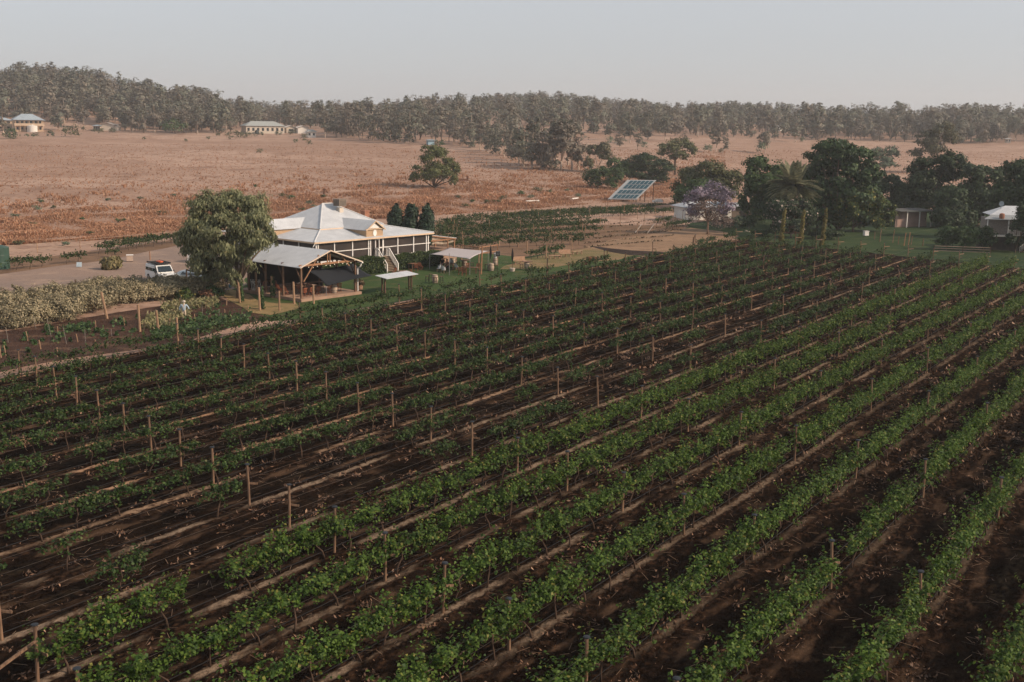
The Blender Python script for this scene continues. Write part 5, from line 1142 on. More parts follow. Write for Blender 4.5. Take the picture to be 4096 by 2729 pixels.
def tank(label, px, py, r, h, mat, z=None):
    p = GT(px, py) if z is None else PX(px, py, z); m = MB(); m.lathe((0, 0, 0), [(r, -.4), (r, h * .3), (r * 1.015, h * .31), (r, h * .34), (r, h * .64), (r * 1.015, h * .65), (r, h * .68), (r, h), (r * .93, h + .08), (r * .25, h + .35)], 22)
    o = m.build("water_tank", mat, loc=p, smooth=False); l_ = MB(); l_.lathe((0, 0, h + .3), [(r * .22, 0), (r * .22, .2), (r * .1, .25)], 12); l_.build("lid", mat, o); return tag(o, label, "water tank")
tank("round white water tank in front of the two-storey house", 130, 528, 2.2, 2.6, WW); tank("cream water tank at the right of the cream gabled shed", 471, 523, 1.3, 1.8, CW); tank("small dark tank before the long house's left end", 1028, 536, .9, 1.4, M("dark_tank", (.05, .06, .06)))
tank("green water tank cut off by the left picture edge", -8, 1075, 1.35, 2.5, M("green_tank", (.035, .075, .055), (.028, .06, .045), scale=.6, rough=.5), z=0)
# white shed behind the jacaranda with panels on its roof
r_, Lm_ = farm_house("white_shed", "long white shed with solar panels behind the jacaranda", 2742, 2925, 880, 2.5, .9, 5.5, WW, M("shed_iron", (.42, .44, .46), (.34, .36, .38), rough=.45), hip=True, win=3, ridge_long=.7, cat="shed", z=0)
for k in range(4):
    m = MB(); x0 = Lm_ * .60 + k * 1.05; f_ = lambda x, t: (x, -.6 + t * 3.1, 2.5 + t * .82 + .1); m.slab([f_(x0, .15), f_(x0 + .98, .15), f_(x0 + .98, .8), f_(x0, .8)], .05); m.build("solar_panel", M("roof_panel", (.10, .17, .22), (.08, .13, .17), rough=.15, spec=.6), r_)
r_, _ = farm_house("carport", "grey timber-walled carport at the right end of the white shed", 2928, 2995, 878, 2.6, .5, 5, M("grey_boards", (.20, .155, .12), (.15, .115, .09)), M("shed_iron", (.42, .44, .46)), hip=True, win=0, dark_open=[(.50, .78)], cat="carport", z=0)
tank("dark water tank in the shade right of the carport", 3025, 880, 1.0, 1.7, M("shade_tank", (.10, .11, .11), (.08, .09, .09)), z=0); tank("second dark water tank, nearer the palm", 3062, 876, 1.0, 1.7, M("shade_tank", (.10, .11, .11)), z=0)
# wall with white frame in the garden
def framed_wall():
    a, b_ = PX(3598, 912), PX(3722, 908); d = b_ - a; L = np.linalg.norm(d); ang = math.atan2(d[1], d[0]); h = zat(a[0], a[1], 845)
    root = empty("garden_pavilion", a, ang, "low pinkish garden pavilion with white posts under dark trees", "pavilion")
    m = MB(); m.box((L / 2, 1.2, h / 2 - .1), (L, .15, h)); m.build("wall", M("pinkish_wall", (.34, .23, .19), (.28, .19, .16), scale=1), root)
    m = MB(); m.slab([(-.3, -.4, h), (L + .3, -.4, h), (L + .3, 3.5, h + .25), (-.3, 3.5, h + .25)], .08); m.build("roof", M("shade_roof", (.09, .09, .085), (.06, .06, .058)), root)
    for f in (.22, .62, 1.0):
        q = MB(); q.box((L * f, 0, h / 2), (.15, .15, h)); q.build("post", WPAINT, root)
    q = MB(); q.beam((L * .2, -.02, h - .12), (L, -.02, h - .12), .1, .16); q.build("beam", WPAINT, root)
framed_wall()
# cottage at the right edge
def cottage():
    p = PX(3936, 1000); ang = R_(-9); root = empty("cottage", p, ang, "white-roofed cottage with veranda and stairs at the right edge", "cottage")
    s = mpp(p); zf = zat(p[0], p[1], 942); ze = zat(p[0], p[1], 872) - .1; L = 11.0
    m = MB(); m.box((L / 2 + .3, 3.2, (zf + ze) / 2), (L, 3.4, ze - zf)); m.build("wall", M("cottage_wall", (.26, .22, .19), (.2, .17, .15)), root)
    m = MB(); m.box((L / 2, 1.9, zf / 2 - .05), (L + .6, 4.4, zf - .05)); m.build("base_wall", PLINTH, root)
    m = MB(); m.box((L / 2, 1.6, zf), (L + .8, 4.8, .12)); m.build("floor", WPAINT, root)
    m = MB(); m.slab([(-.6, -1.0, ze), (L + 1, -1.0, ze), (L + 1, 1.6, ze + .55), (1.0, 1.6, ze + .55)], .06); m.build("veranda_roof", M("cottage_veranda_iron", (.25, .27, .28)), root)
    m = MB(); e = [(.8, 1.4, ze + .5), (L + 1, 1.4, ze + .5), (L + 1, 6.4, ze + .5), (.8, 6.4, ze + .5)]; ra, rb = (3.4, 3.9, ze + 1.75), (L - 1, 3.9, ze + 1.75); m.slab([e[0], e[1], rb, ra], .06); m.slab([e[3], e[0], ra], .06); m.slab([e[1], e[2], rb], .06); m.slab([e[2], e[3], ra, rb], .06); m.build("roof", WHITE_ROOF, root)
    for x in (0, 3.0, 6.2, 9.4):
        q = MB(); q.box((x, -.75, (zf + ze) / 2), (.14, .14, ze - zf)); q.build("post", WPAINT, root)
    q = MB(); q.beam((3, -.75, zf + .95), (9.4, -.75, zf + .95), .07); q.beam((3, -.75, zf + .12), (9.4, -.75, zf + .12), .07)
    for k in range(33): q.box((3 + k * .2, -.75, zf + .52), (.04, .04, .8))
    q.build("railing", WPAINT, root)
    q = MB(); a, b_ = np.array((7.4, -1.0, zf + .9)), np.array((4.4, -2.6, .85)); q.beam(a, b_, .08, .1)
    for k in range(15): t = k / 14; c = a + (b_ - a) * t; q.box((c[0], c[1], c[2] - .45), (.05, .05, .85))
    q.build("stair_rail", WPAINT, root)
    st = MB()
    for k in range(7): t = (k + .5) / 7; st.box((7.4 - 3 * t, -1.2 - 1.6 * t, zf * (1 - t)), (.5, 1.2, .06))
    st.build("stairs", DKT, root)
    q = MB(); q.lathe((2.6, 3.0, ze + 1.35), [(.04, 0), (.04, .5)], 6); q.add(*[[(2.6 + .38 * math.cos(k * .4488), 2.9 - .1, ze + 2.1 + .38 * math.sin(k * .4488)) for k in range(14)], [tuple(range(14))]]); q.build("satellite_dish", M("dish_grey", (.25, .3, .33)), root)
    q = MB(); q.lathe((2.0, -.5, ze + .1), [(.36, 0), (.40, .35), (.36, .7), (.1, .8)], 12); q.build("hanging_basket", BRICK, root)
cottage()
for i, (x, y, r) in enumerate(((3785, 1000, 48), (3862, 1004, 46), (3935, 1004, 42))):
    tree("climber_shrub", ["dark climbing shrub over the rail fence, left of three", "dark climbing shrub over the rail fence, middle of three", "dark climbing shrub over the rail fence, nearest the cottage"][i], "shrub", (x, y), [(x - 18, y - 52, r * .7, 34), (x + 18, y - 56, r * .7, 36), (x, y - 75, r * .8, 24), (x, y - 30, r * .6, 26)], (L_FIG, L_GREEN, L_FIG)[i], 2600, .24, r0=.06)
tree("climber_shrub", "dark creeper hanging over the cottage roof at the right edge", "shrub", (4060, 1012), [(4078, 850, 34, 32), (4098, 820, 30, 30), (4085, 885, 36, 30), (4060, 905, 28, 22), (4040, 960, 22, 20), (4100, 950, 24, 30), (4075, 965, 20, 20)], L_DARK, 7000, .26, r0=.08)
# ================================================================== FENCES AND POSTS
def fence(label, pts, h, rails, mat, group=None, spacing=3.5, name="wire_fence", rail_r=.012, ground=False):
    P = [GT(*q) if ground else PX(*q) for q in pts]; root = empty(name, P[0], 0, label, "fence", group); o = P[0]
    pos = []
    for a, b in zip(P[:-1], P[1:]):
        n = max(1, int(np.linalg.norm(b - a) / spacing)); pos += [a + (b - a) * k / n for k in range(n)]
    pos.append(P[-1]); pos = pos[:90]
    for q in pos:
        z = float(TZ(q[0], q[1])); m = MB(); m.tube([(q[0] - o[0], q[1] - o[1], z - o[2] - .2), (q[0] - o[0], q[1] - o[1], z - o[2] + h)], .06, 6); m.build("fence_post", mat, root)
    m = MB()
    for zz in rails:
        for a, b in zip(pos[:-1], pos[1:]):
            m.tube([(a[0] - o[0], a[1] - o[1], float(TZ(a[0], a[1])) - o[2] + zz), (b[0] - o[0], b[1] - o[1], float(TZ(b[0], b[1])) - o[2] + zz)], rail_r, 4)
    m.build("wire", M("fence_wire", (.30, .22, .16), rough=.6), root); return root
fence("long low wire fence between driveway vines and the dry field", [(-80, 1030), (150, 1010), (480, 978), (760, 952)], 1.25, (.5, 1.15), PALEW, rail_r=.03, spacing=5)
fence("wire fence behind the back vines at the field edge", [(1745, 882), (2030, 862), (2330, 838), (2620, 812)], 1.4, (.5, .9, 1.3), PALEW, spacing=6, ground=True)
fence("old wire fence crossing the field left of the green trees", [(1850, 742), (2020, 738), (2180, 738), (2350, 746)], 1.5, (.5, .9, 1.3), WOOD, spacing=5, ground=True)
fence("faint fence along the far edge of the left field", [(470, 552), (600, 556), (700, 558)], 1.5, (.6, 1.2), PALEW, spacing=8, ground=True)
# timber posts: heights read from the photo
def post_px(name, label, cat, x0, y0, x1, y1, r, mat, group=None):
    p = PX(x0, y0); z = zat(p[0], p[1], y1); s = mpp(p); lx = (x1 - x0) * s
    m = MB(); m.tube([(0, 0, -.2), (lx * .5, 0, z * .5), (lx, 0, z)], [r * 1.05, r, r * .95], 8)
    return tag(m.build(name, mat, loc=p), label, cat, group)
for i, (x0, y0, x1, y1, r, lab) in enumerate(((961, 1213, 955, 1130, .10, "nearest the pepper tree trunk"), (1040, 1243, 1037, 1150, .11, "beside the white gate's right"), (1118, 1244, 1118, 1164, .09, "standing alone in the dry grass before the shed"), (1177, 1217, 1175, 1128, .11, "at the shed floor's front corner"), (1255, 1216, 1254, 1142, .10, "under the black sail's near corner"), (1027, 1174, 1025, 1090, .12, "holding the white gate"), (1000, 1170, 995, 1104, .10, "left of the white gate"), (1091, 1192, 1088, 1105, .12, "wrapped by a slim cypress"), (897, 1172, 892, 1108, .10, "at the right end of the saltbush belt"))):
    post_px("timber_post", "round timber post " + lab, "post", x0, y0, x1, y1, r, PALEW, "round timber posts around the shed")
for i, (x0, y0, x1, y1, r, lab) in enumerate(((430, 1276, 410, 1169, .12, "leaning, in front of the saltbush belt"), (560, 1328, 557, 1219, .11, "second from the saltbush gap"), (634, 1326, 628, 1241, .11, "left of the scarecrow's capped post"), (712, 1364, 710, 1270, .10, "in front of the scarecrow"))):
    post_px("timber_post", "tall round timber post on the garden bed, " + lab, "post", x0, y0, x1, y1, r, PALEW, "round posts on the garden bed")
for i, (x0, y0, x1, y1) in enumerate(((112, 1364, 106, 1326), (164, 1398, 158, 1360), (232, 1342, 231, 1305), (312, 1370, 306, 1336), (385, 1320, 382, 1282), (498, 1302, 496, 1270), (680, 1306, 680, 1274), (578, 1322, 577, 1290), (780, 1289, 779, 1256), (900, 1262, 899, 1237), (906, 1222, 908, 1192), (993, 1248, 993, 1222), (604, 1262, 603, 1244), (24, 1422, 18, 1382), (5, 1432, 0, 1380), (822, 1232, 822, 1208), (846, 1215, 846, 1196), (230, 1428, 230, 1390), (382, 1376, 380, 1358))):
    post_px("garden_stake", f"short pale stake in the garden bed, {ordn(i + 1)} of them starting from the left part", "stake", x0, y0, x1, y1, .045, PALEW, "stakes in the garden bed")
for i, (x0, y0, x1, y1) in enumerate(((145, 1316, 136, 1262), (206, 1348, 192, 1276), (268, 1378, 256, 1310), (447, 1346, 446, 1316), (342, 1376, 342, 1318), (812, 1276, 810, 1222), (879, 1274, 876, 1236), (728, 1232, 724, 1184), (34, 1372, 27, 1310))):
    post_px("garden_rod", f"thin grey metal rod in the garden bed, {ordn(i + 1)} of them", "rod", x0, y0, x1, y1, .022, M("grey_rod", (.22, .19, .165), (.15, .13, .11)), "thin rods in the garden bed")
post_px("timber_post", "orange timber post beside the driveway vines", "post", 601, 1041, 600, 1006, .07, RAWT)
post_px("timber_post", "tall orange timber pole on the lawn beside the grey sail", "post", 1924, 1098, 1928, 985, .09, RAWT)
post_px("timber_post", "dark capped post poking up behind the saltbush on the drive", "post", 303, 1150, 302, 1118, .06, DKT)
for i, (x0, y0, x1, y1, lab) in enumerate(((1915, 1053, 1916, 992, "tall one nearest the house"), (1846, 1042, 1845, 985, "left one near the lean-to"), (2107, 1012, 2107, 965, "at the row end behind the bench"), (2183, 1036, 2186, 978, "at the row end left of the plank benches"), (1996, 985, 1996, 958, "small one among the front row leaves"))):
    post_px("vine_post", "stout post of the back vines, " + lab, "post", x0, y0, x1, y1, .09, PALEW, "stout end posts of the back vines")
for i, (x0, y0, x1, y1, lab) in enumerate(((2766, 1020, 2775, 942, "tall dark one by the bare field"), (2424, 1068, 2428, 995, "dark one beside the fire pit"), (2186, 1098, 2189, 1032, "dark capped one at the lawn's right end"), (2770, 985, 2772, 948, "at the near corner of the bare field"))):
    post_px("field_post", "slim post at the lawn end, " + lab, "post", x0, y0, x1, y1, .055, DKT, "slim posts at the lawn end")
# timber trellis with cross rails behind the lawn
for i, (a, b_, lab) in enumerate((((1845, 1042), (1915, 1052), "left one near the lean-to"), ((1916, 1053), (1990, 1040), "right one behind the dark umbrella"))):
    A, B_ = PX(*a), PX(*b_); m = MB(); m.beam((A[0], A[1], 2.0), (B_[0], B_[1], 2.0), .09, .11); m.beam((A[0], A[1], 1.2), (B_[0], B_[1], 1.2), .06, .09)
    for q in (A, B_): m.box((q[0], q[1], 1.0), (.12, .12, 2.2))
    tag(m.build("timber_rail", RAWT), "timber trellis rail frame before the back vines, " + lab, "rail frame", "rail frames by the lawn")
for i, (a, ha, b_, hb, lab) in enumerate((((748, 1150), 1.9, (826, 1160), 1.6, "in front of the silver-blue car"), ((850, 1165), .5, (893, 1150), 2.2, "slanting up beside the pepper tree"))):
    A, B_ = PX(*a), PX(*b_); m = MB(); m.beam((A[0], A[1], ha), (B_[0], B_[1], hb), .10, .16); m.box((A[0], A[1], ha / 2), (.12, .12, ha)); m.box((B_[0], B_[1], hb / 2), (.12, .12, hb)); tag(m.build("rail_barrier", DKT), "dark timber rail barrier " + lab, "barrier")
# white picket gate leaning between posts
def gate():
    a, b_ = PX(1010, 1172), PX(1031, 1173); A = a; d = b_ - a; L = max(1.0, np.linalg.norm(d)); ang = math.atan2(d[1], d[0]); h = zat(a[0], a[1], 1113) - .1
    root = empty("picket_gate", a, ang, "white picket gate standing open before the shed", "gate"); m = MB(); sh = -.16
    for k in range(7): x = L * k / 6; m.beam((x, 0, .08), (x + sh, 0, h - .02), .1, .025)
    m.build("picket", WPAINT, root); m = MB()
    for z in (.3, h * .82): m.beam((sh * z / h, -.03, z), (L + sh * z / h, -.03, z), .03, .09)
    m.beam((0, -.03, h * .82), (L, -.03, .3), .03, .08); m.build("gate_frame", WPAINT, root)
gate()
# right-hand garden: row-end stakes, gate frames, rail fence, hive boxes
fence("dark rail fence with climbers beside the cottage", [(3735, 1012), (3850, 1016), (3960, 1020)], 1.1, (.35, .7, 1.02), DKT, name="rail_fence", rail_r=.05, spacing=2.5)
for i, (x0, y0, x1, y1, lab) in enumerate(((3518, 968, 3522, 915, "left post of the wire gate"), (3570, 972, 3574, 918, "right post of the wire gate"), (3592, 978, 3594, 945, "short dark one right of the wire gate"), (3615, 984, 3620, 932, "left of the pair with a crossbar"), (3632, 986, 3636, 930, "right of the pair with a crossbar"), (3643, 980, 3647, 946, "thick dark one beside the crossbar pair"), (3690, 985, 3692, 955, "short one before the climbers"), (3497, 958, 3498, 928, "thin one left of the wire gate"))):
    post_px("fence_post", "garden post on the right lawn, " + lab, "post", x0, y0, x1, y1, .075, WOOD if i != 3 and i != 4 else RAWT, "posts on the right lawn")
def hive(label, px, py, mat):
    p = PX(px, py); root = empty("hive_box", p, .3, label, "box"); m = MB(); m.box((0, 0, .45), (.75, .6, .7)); m.build("body", mat, root); m = MB(); m.box((0, 0, .84), (.85, .7, .08)); m.build("lid", WPAINT, root); m = MB()
    for x in (-.3, .3): m.box((x, 0, .05), (.08, .55, .12))
    m.build("leg", DKT, root)
hive("white box standing on the lawn beside the citrus tree", 3463, 945, WPAINT)
hive("pale crate beside the driveway vines", 520, 1047, M("crate", (.5, .38, .3)))
m = MB(); p = PX(317, 1070); m.box((0, 0, .35), (.62, .05, .55), rx=-.3); m.beam((-.2, .05, 0), (-.2, .12, .5), .04); m.beam((.2, .05, 0), (.2, .12, .5), .04); tag(m.build("sign_board", M("blue_white_sign", (.50, .60, .66)), loc=p), "small pale blue sign board standing by the driveway vines", "sign")
m = MB(); p = PX(760, 1062); m.box((0, 0, .9), (.55, .06, 1.7), rx=-.05); m.box((0, .12, .05), (.6, .4, .1)); tag(m.build("sign_board", WPAINT, loc=p), "white upright board half hidden by the pepper tree", "sign")
# gate of white garden stones, fire pit, kerb stones
for i, (x, y, r, lab) in enumerate(((2985, 926, .28, "left of the cypress columns"), (2997, 928, .2, "smallest, beside the shrub bed"), (3225, 932, .3, "below the flowering shrub"), (3255, 880, .5, "pale rock under the big dark tree"), (3325, 935, .3, "at the foot of the citrus tree"))):
    p = PX(x, y); rg_ = np.random.default_rng(i); mm = MB(); mm.lathe((0, 0, -.05), [(r, 0), (r * 1.1, r * .3), (r * .8, r * .65), (r * .3, r * .8)], 9); mm.v[0] += rg_.normal(size=mm.v[0].shape) * r * .1
    tag(mm.build("garden_rock", M("pale_rock", (.42, .36, .31), (.3, .26, .22), scale=3), loc=p, smooth=False), "pale garden rock " + lab, "rock", "garden rocks")
def firepit():
    p = PX(2366, 1050); root = empty("fire_pit", p, .4, "rusty square fire pit on the dry lawn", "fire pit"); mt = M("rust", (.20, .085, .045), (.09, .04, .025), scale=4, rough=.9)
    m = MB()
    for x, y, a, b_ in ((0, -.45, 1.1, .05), (0, .45, 1.1, .05), (-.53, 0, .05, .85), (.53, 0, .05, .85)): m.box((x, y, .45), (a, b_, .55))
    m.build("body", mt, root); m = MB()
    for x in (-.45, .45):
        for y in (-.4, .4): m.box((x, y, .1), (.07, .07, .22))
    m.build("leg", mt, root); m = MB(); m.box((0, 0, .4), (.98, .82, .1)); m.build("ash", M("ash", (.05, .045, .04)), root)
firepit()
m = MB(); p = PX(2337, 1060); m.box((0, 0, .15), (.8, .5, .35)); m.box((.1, .0, .38), (.5, .4, .12)); tag(m.build("log_box", DKT, loc=p), "low dark box of firewood beside the fire pit", "box")
# ================================================================== FURNITURE
CHW = M("red_timber", (.26, .085, .04), (.16, .05, .026), scale=5, rough=.6, obj_var=.3); TBW = M("table_timber", (.20, .105, .06), (.12, .06, .036), scale=4, rough=.6); PLK = M("pale_plank", (.42, .26, .17), (.32, .19, .12), scale=4, rough=.8)
BRL = M("barrel_staves", (.46, .36, .27), (.32, .24, .175), scale=3, stretch=(6, 6, .5), rough=.7); IRON = M("hoop_iron", (.16, .14, .13), (.1, .09, .085), rough=.5, metal=.5); BLKM = M("black_metal", (.02, .018, .017), (.014, .013, .012), rough=.4)
protoF = {}
def place(key, maker, p, rz, label, cat, group=None):
    if key not in protoF: o = protoF[key] = maker()
    else: o = copy_tree(protoF[key])
    o.location = [float(v) for v in p]; o.rotation_euler = (0, 0, rz); return tag(o, label, cat, group)
def mk_chair():
    r = empty("folding_chair", (0, 0, 0)); m = MB()
    for k in range(5): m.box((0, -.18 + k * .09, .45), (.42, .07, .02))
    m.build("seat", CHW, r); m = MB()
    for k in range(5): m.box((-.17 + k * .085, .27 + .0, .70), (.05, .02, .42), rx=-.18)
    m.box((0, .31, .90), (.44, .03, .07)); m.box((0, .235, .50), (.42, .03, .06)); m.build("backrest", CHW, r)
    for x in (-.21, .21):
        m = MB(); m.beam((x, -.22, .0), (x, .33, .93), .03, .045); m.build("leg", CHW, r); m = MB(); m.beam((x * .92, .26, 0), (x * .92, -.2, .45), .03, .045); m.build("leg", CHW, r)
    return r
def mk_rattan():
    WK = M("pale_wicker", (.48, .48, .48), (.34, .35, .36), scale=12, rough=.7); r = empty("wicker_chair", (0, 0, 0)); m = MB(); m.lathe((0, 0, .40), [(.25, 0), (.26, .05), (.02, .06)], 12); m.build("seat", WK, r)
    m = MB(); V = []; n = 12
    for i in range(n + 1):
        a = math.pi * i / n
        for h, rr in ((.42, .25), (.66, .29), (.62 + .32 * math.sin(a), .30)): V.append((rr * math.cos(a), rr * math.sin(a) * .95, h))
    m.add(V, [q for i in range(n) for q in ((i * 3, i * 3 + 3, i * 3 + 4, i * 3 + 1), (i * 3 + 1, i * 3 + 4, i * 3 + 5, i * 3 + 2))]); b = m.build("backrest", WK, r); b.modifiers.new("thickness", 'SOLIDIFY').thickness = .03
    for x, y in ((-.2, -.18), (.2, -.18), (-.2, .2), (.2, .2)): m = MB(); m.tube([(x, y, .42), (x * 1.15, y * 1.2, 0)], .016, 6); m.build("leg", PLK, r)
    return r
def mk_table(L=1.5, W=.85, mat=TBW, name="timber_table"):
    def f():
        r = empty(name, (0, 0, 0)); m = MB()
        for k in range(7): m.box((0, -W / 2 + W * (k + .5) / 7, .74), (L, W / 7 - .012, .035))
        m.build("table_top", mat, r); m = MB(); m.beam((-L * .4, 0, .69), (L * .4, 0, .69), .07, .07); m.build("stretcher", mat, r)
        for x in (-L * .4, L * .4):
            for y in (-W * .38, W * .38): m = MB(); m.box((x, y, .36), (.07, .07, .72)); m.build("leg", mat, r)
        return r
    return f
def mk_barrel(top=False):
    def f():
        r = empty("wine_barrel", (0, 0, 0)); m = MB(); pr = [(.285, 0), (.33, .2), (.355, .47), (.33, .74), (.285, .94)]; m.lathe((0, 0, 0), pr, 18); m.build("staves", BRL, r, smooth=False)
        for z, q in ((.06, .305), (.26, .342), (.67, .342), (.88, .305)): m = MB(); m.lathe((0, 0, z - .025), [(q + .004, 0), (q + .008, .025), (q + .004, .05)], 18); m.build("hoop", IRON, r)
        if top: m = MB(); m.box((0, 0, .985), (1.15, .85, .05)); m.build("table_top", TBW, r)
        return r
    return f
def mk_stool():
    r = empty("bar_stool", (0, 0, 0)); m = MB(); m.box((0, 0, .72), (.34, .34, .04)); m.build("seat", DKT, r)
    for x in (-.14, .14):
        for y in (-.14, .14): m = MB(); m.beam((x, y, .71), (x * 1.35, y * 1.35, 0), .03); m.build("leg", BLKM, r)
    m = MB()
    for a, b_ in (((-.17, -.17), (.17, -.17)), ((.17, -.17), (.17, .17)), ((.17, .17), (-.17, .17)), ((-.17, .17), (-.17, -.17))): m.beam((*a, .3), (*b_, .3), .02)
    m.build("footrest", BLKM, r); return r
def mk_bench(back):
    def f():
        r = empty("garden_bench", (0, 0, 0)); L = 1.75; m = MB()
        for k in range(4): m.box((0, -.2 + k * .13, .45), (L, .11, .035))
        m.build("seat", PLK, r)
        for x in (-L * .4, 0, L * .4): m = MB(); m.beam((x, -.24, 0), (x, .2, .44), .06); m.beam((x, .24, 0), (x, -.2, .44), .06); m.build("leg", PLK, r)
        if back:
            m = MB()
            for k in range(4): m.box((0, .32 + k * .02, .56 + k * .12), (L, .03, .1))
            m.build("backrest", PLK, r)
        return r
    return f
A45 = R_(48)
def at(px, py, z=0.0): return PX(px, py, z)
GC = "folding chairs of reddish timber"
# lawn table by the hedge
place("tableA", mk_table(1.3), at(1655, 1078), A45, "round-edged timber table by the hedge with four red chairs", "table")
for (x, y, a, lab) in ((1620, 1076, -.8, "left one by the hedge table"), (1640, 1070, .2, "back one against the hedge"), (1664, 1086, 3.3, "near one at the hedge table"), (1684, 1080, 2.4, "right one at the hedge table")):
    place("chair", mk_chair, at(x, y), a, "red timber folding chair, " + lab, "chair", GC)
place("tableA", None, at(1612, 1110), A45, "timber table half hidden behind the small white awning", "table")
for (x, y, a, lab) in ((1574, 1102, -1.0, "at the foot of the stairs"), (1652, 1108, 2.0, "behind the awning's right end")):
    place("chair", mk_chair, at(x, y), a, "red timber folding chair, " + lab, "chair", GC)
place("tableB", mk_table(2.0, .9), at(1878, 1094), R_(-8), "long timber table under the grey sail's near corner", "table")
for (x, y, a, lab) in ((1842, 1100, 2.9, "left one at the long lawn table"), (1858, 1104, 3.0, "near one at the long lawn table"), (1911, 1086, -.3, "right one at the long lawn table"), (1872, 1084, .2, "back one at the long lawn table")):
    place("chair", mk_chair, at(x, y), a, "red timber folding chair, " + lab, "chair", GC)
place("tableC", mk_table(.8, .7, RAWT, "small_table"), at(1812, 1078), A45, "small orange timber table between the wicker chairs", "table")
for (x, y, a, lab) in ((1755, 1088, -1.2, "leftmost"), (1775, 1094, 2.6, "nearest the camera, left of the pole"), (1826, 1082, 2.2, "right of the small orange table"), (1806, 1068, .2, "behind the small orange table")):
    place("rattan", mk_rattan, at(x, y), a, "pale wicker chair on the lawn, " + lab, "chair", "pale wicker chairs")
GB = "wine barrels on the lawn"
for (x, y, key, lab) in ((1740, 1133, "b0", "alone on the lawn with four black stools"), (1810, 1062, "b0", "under the grey sail's peak"), (1858, 1072, "b1", "with a square top under the sail"), (1965, 1084, "b0", "beside the dark umbrella"), (2107, 1078, "b1", "with a square top at the right, near the potted umbrella"), (1981, 1062, "b0", "small, supporting the steel keg")):
    place(key, mk_barrel(key == "b1"), at(x, y), .4, "pale oak wine barrel " + lab, "barrel", GB)
place("b0", None, at(1336, 1172, .3), .3, "wine barrel standing under the black sail in the shed", "barrel")
GS = "black bar stools"
for (x, y, lab) in ((1709, 1130, "left of the lone barrel"), (1723, 1122, "behind the lone barrel's left"), (1741, 1136, "in front of the lone barrel"), (1766, 1132, "right of the lone barrel"), (1781, 1056, "left of the barrel under the sail peak"), (1834, 1072, "between the two sail barrels"), (1861, 1076, "in front of the square-topped sail barrel"), (1888, 1074, "right of the square-topped sail barrel"), (1946, 1080, "left of the umbrella barrel"), (1984, 1084, "right of the umbrella barrel"), (2086, 1080, "left of the far right barrel"), (2122, 1080, "right of the far right barrel")):
    place("stool", mk_stool, at(x, y), .3, "dark bar stool " + lab, "stool", GS)
place("bench1", mk_bench(True), at(2080, 1058), R_(28), "pale slatted bench with backrest behind the potted umbrella", "bench")
place("bench1", None, at(2262, 1028), R_(22), "pale slatted bench with backrest at the back vines' corner", "bench")
place("bench0", mk_bench(False), at(2218, 1036), R_(22), "low plank bench left of the backed bench", "bench"); place("bench0", None, at(2308, 1018), R_(30), "low plank bench right of the backed bench", "bench")
# steel keg on the barrel
m = MB(); m.lathe((0, 0, 0), [(.2, 0), (.22, .03), (.2, .06), (.22, .3), (.2, .5), (.22, .55), (.12, .6), (.06, .62)], 16); tag(m.build("steel_keg", M("steel", (.60, .60, .60), (.5, .5, .5), metal=.7, rough=.3), loc=PX(1981, 1062) + np.array((0, 0, .94))), "silver steel keg standing on a barrel by the blackboard", "keg")
def umbrella(label, px, py, top, pot):
    p = PX(px, py); h = zat(p[0], p[1], top); r = empty("garden_umbrella", p, 0, label, "umbrella"); m = MB(); m.tube([(0, 0, 0), (0, 0, h)], .03, 8); m.build("pole", DKT, r)
    m = MB(); z0 = .42 * h if pot else .35 * h; m.lathe((0, 0, 0), [(.05, z0), (.16, z0 + .15 * h), (.20, z0 + .28 * h), (.15, z0 + .42 * h), (.05, h * .99)], 8); mv = m.v[0]; mv[::2, :2] *= .72; m.build("folded_canopy", M("charcoal_cloth", (.018, .017, .018), (.011, .011, .012), scale=6, rough=.9), r)
    m = MB(); m.lathe((0, 0, 0), [(.26, 0), (.34, .3), (.36, .4), (.30, .4)] if pot else [(.3, 0), (.3, .08), (.05, .14)], 14); m.build("base", M("pot_cream", (.52, .43, .36), (.44, .36, .3)) if pot else BLKM, r)
umbrella("folded charcoal umbrella behind the barrel at mid lawn", 1962, 1066, 982, False); umbrella("folded charcoal umbrella standing in a cream pot", 2049, 1086, 994, True)
# blackboard sign
def blackboard():
    p = PX(1991, 1066); r = empty("blackboard_sign", p, 0, "small blackboard sign with white chalk lines on a pale post", "sign"); m = MB(); z1 = zat(p[0], p[1], 1005); z0 = zat(p[0], p[1], 1025)
    m.box((0, 0, z0 / 2), (.11, .09, z0 + .2)); m.build("post", PALEW, r); m = MB(); m.box((0, -.08, (z0 + z1) / 2), (.55, .04, z1 - z0)); b = m.build("board", M("slate", (.012, .014, .016)), r)
    m = MB(); zc = (z0 + z1) / 2
    for a, b_, c, d in (((-.275), z1, .275, z1), (-.275, z0, .275, z0)): m.box((0, -.105, b_), (.55, .02, .02))
    for x in (-.27, .27): m.box((x, -.105, zc), (.02, .02, z1 - z0))
    m.build("frame", M("grey_frame", (.35, .35, .35)), b); m = MB()
    for k, (w, x) in enumerate(((.34, 0), (.42, .02), (.38, -.02))): m.box((x, -.103, z1 - .09 - k * (z1 - z0) * .27), (w, .006, .025))
    m.build("lettering", M("chalk", (.5, .5, .5)), b)
blackboard()
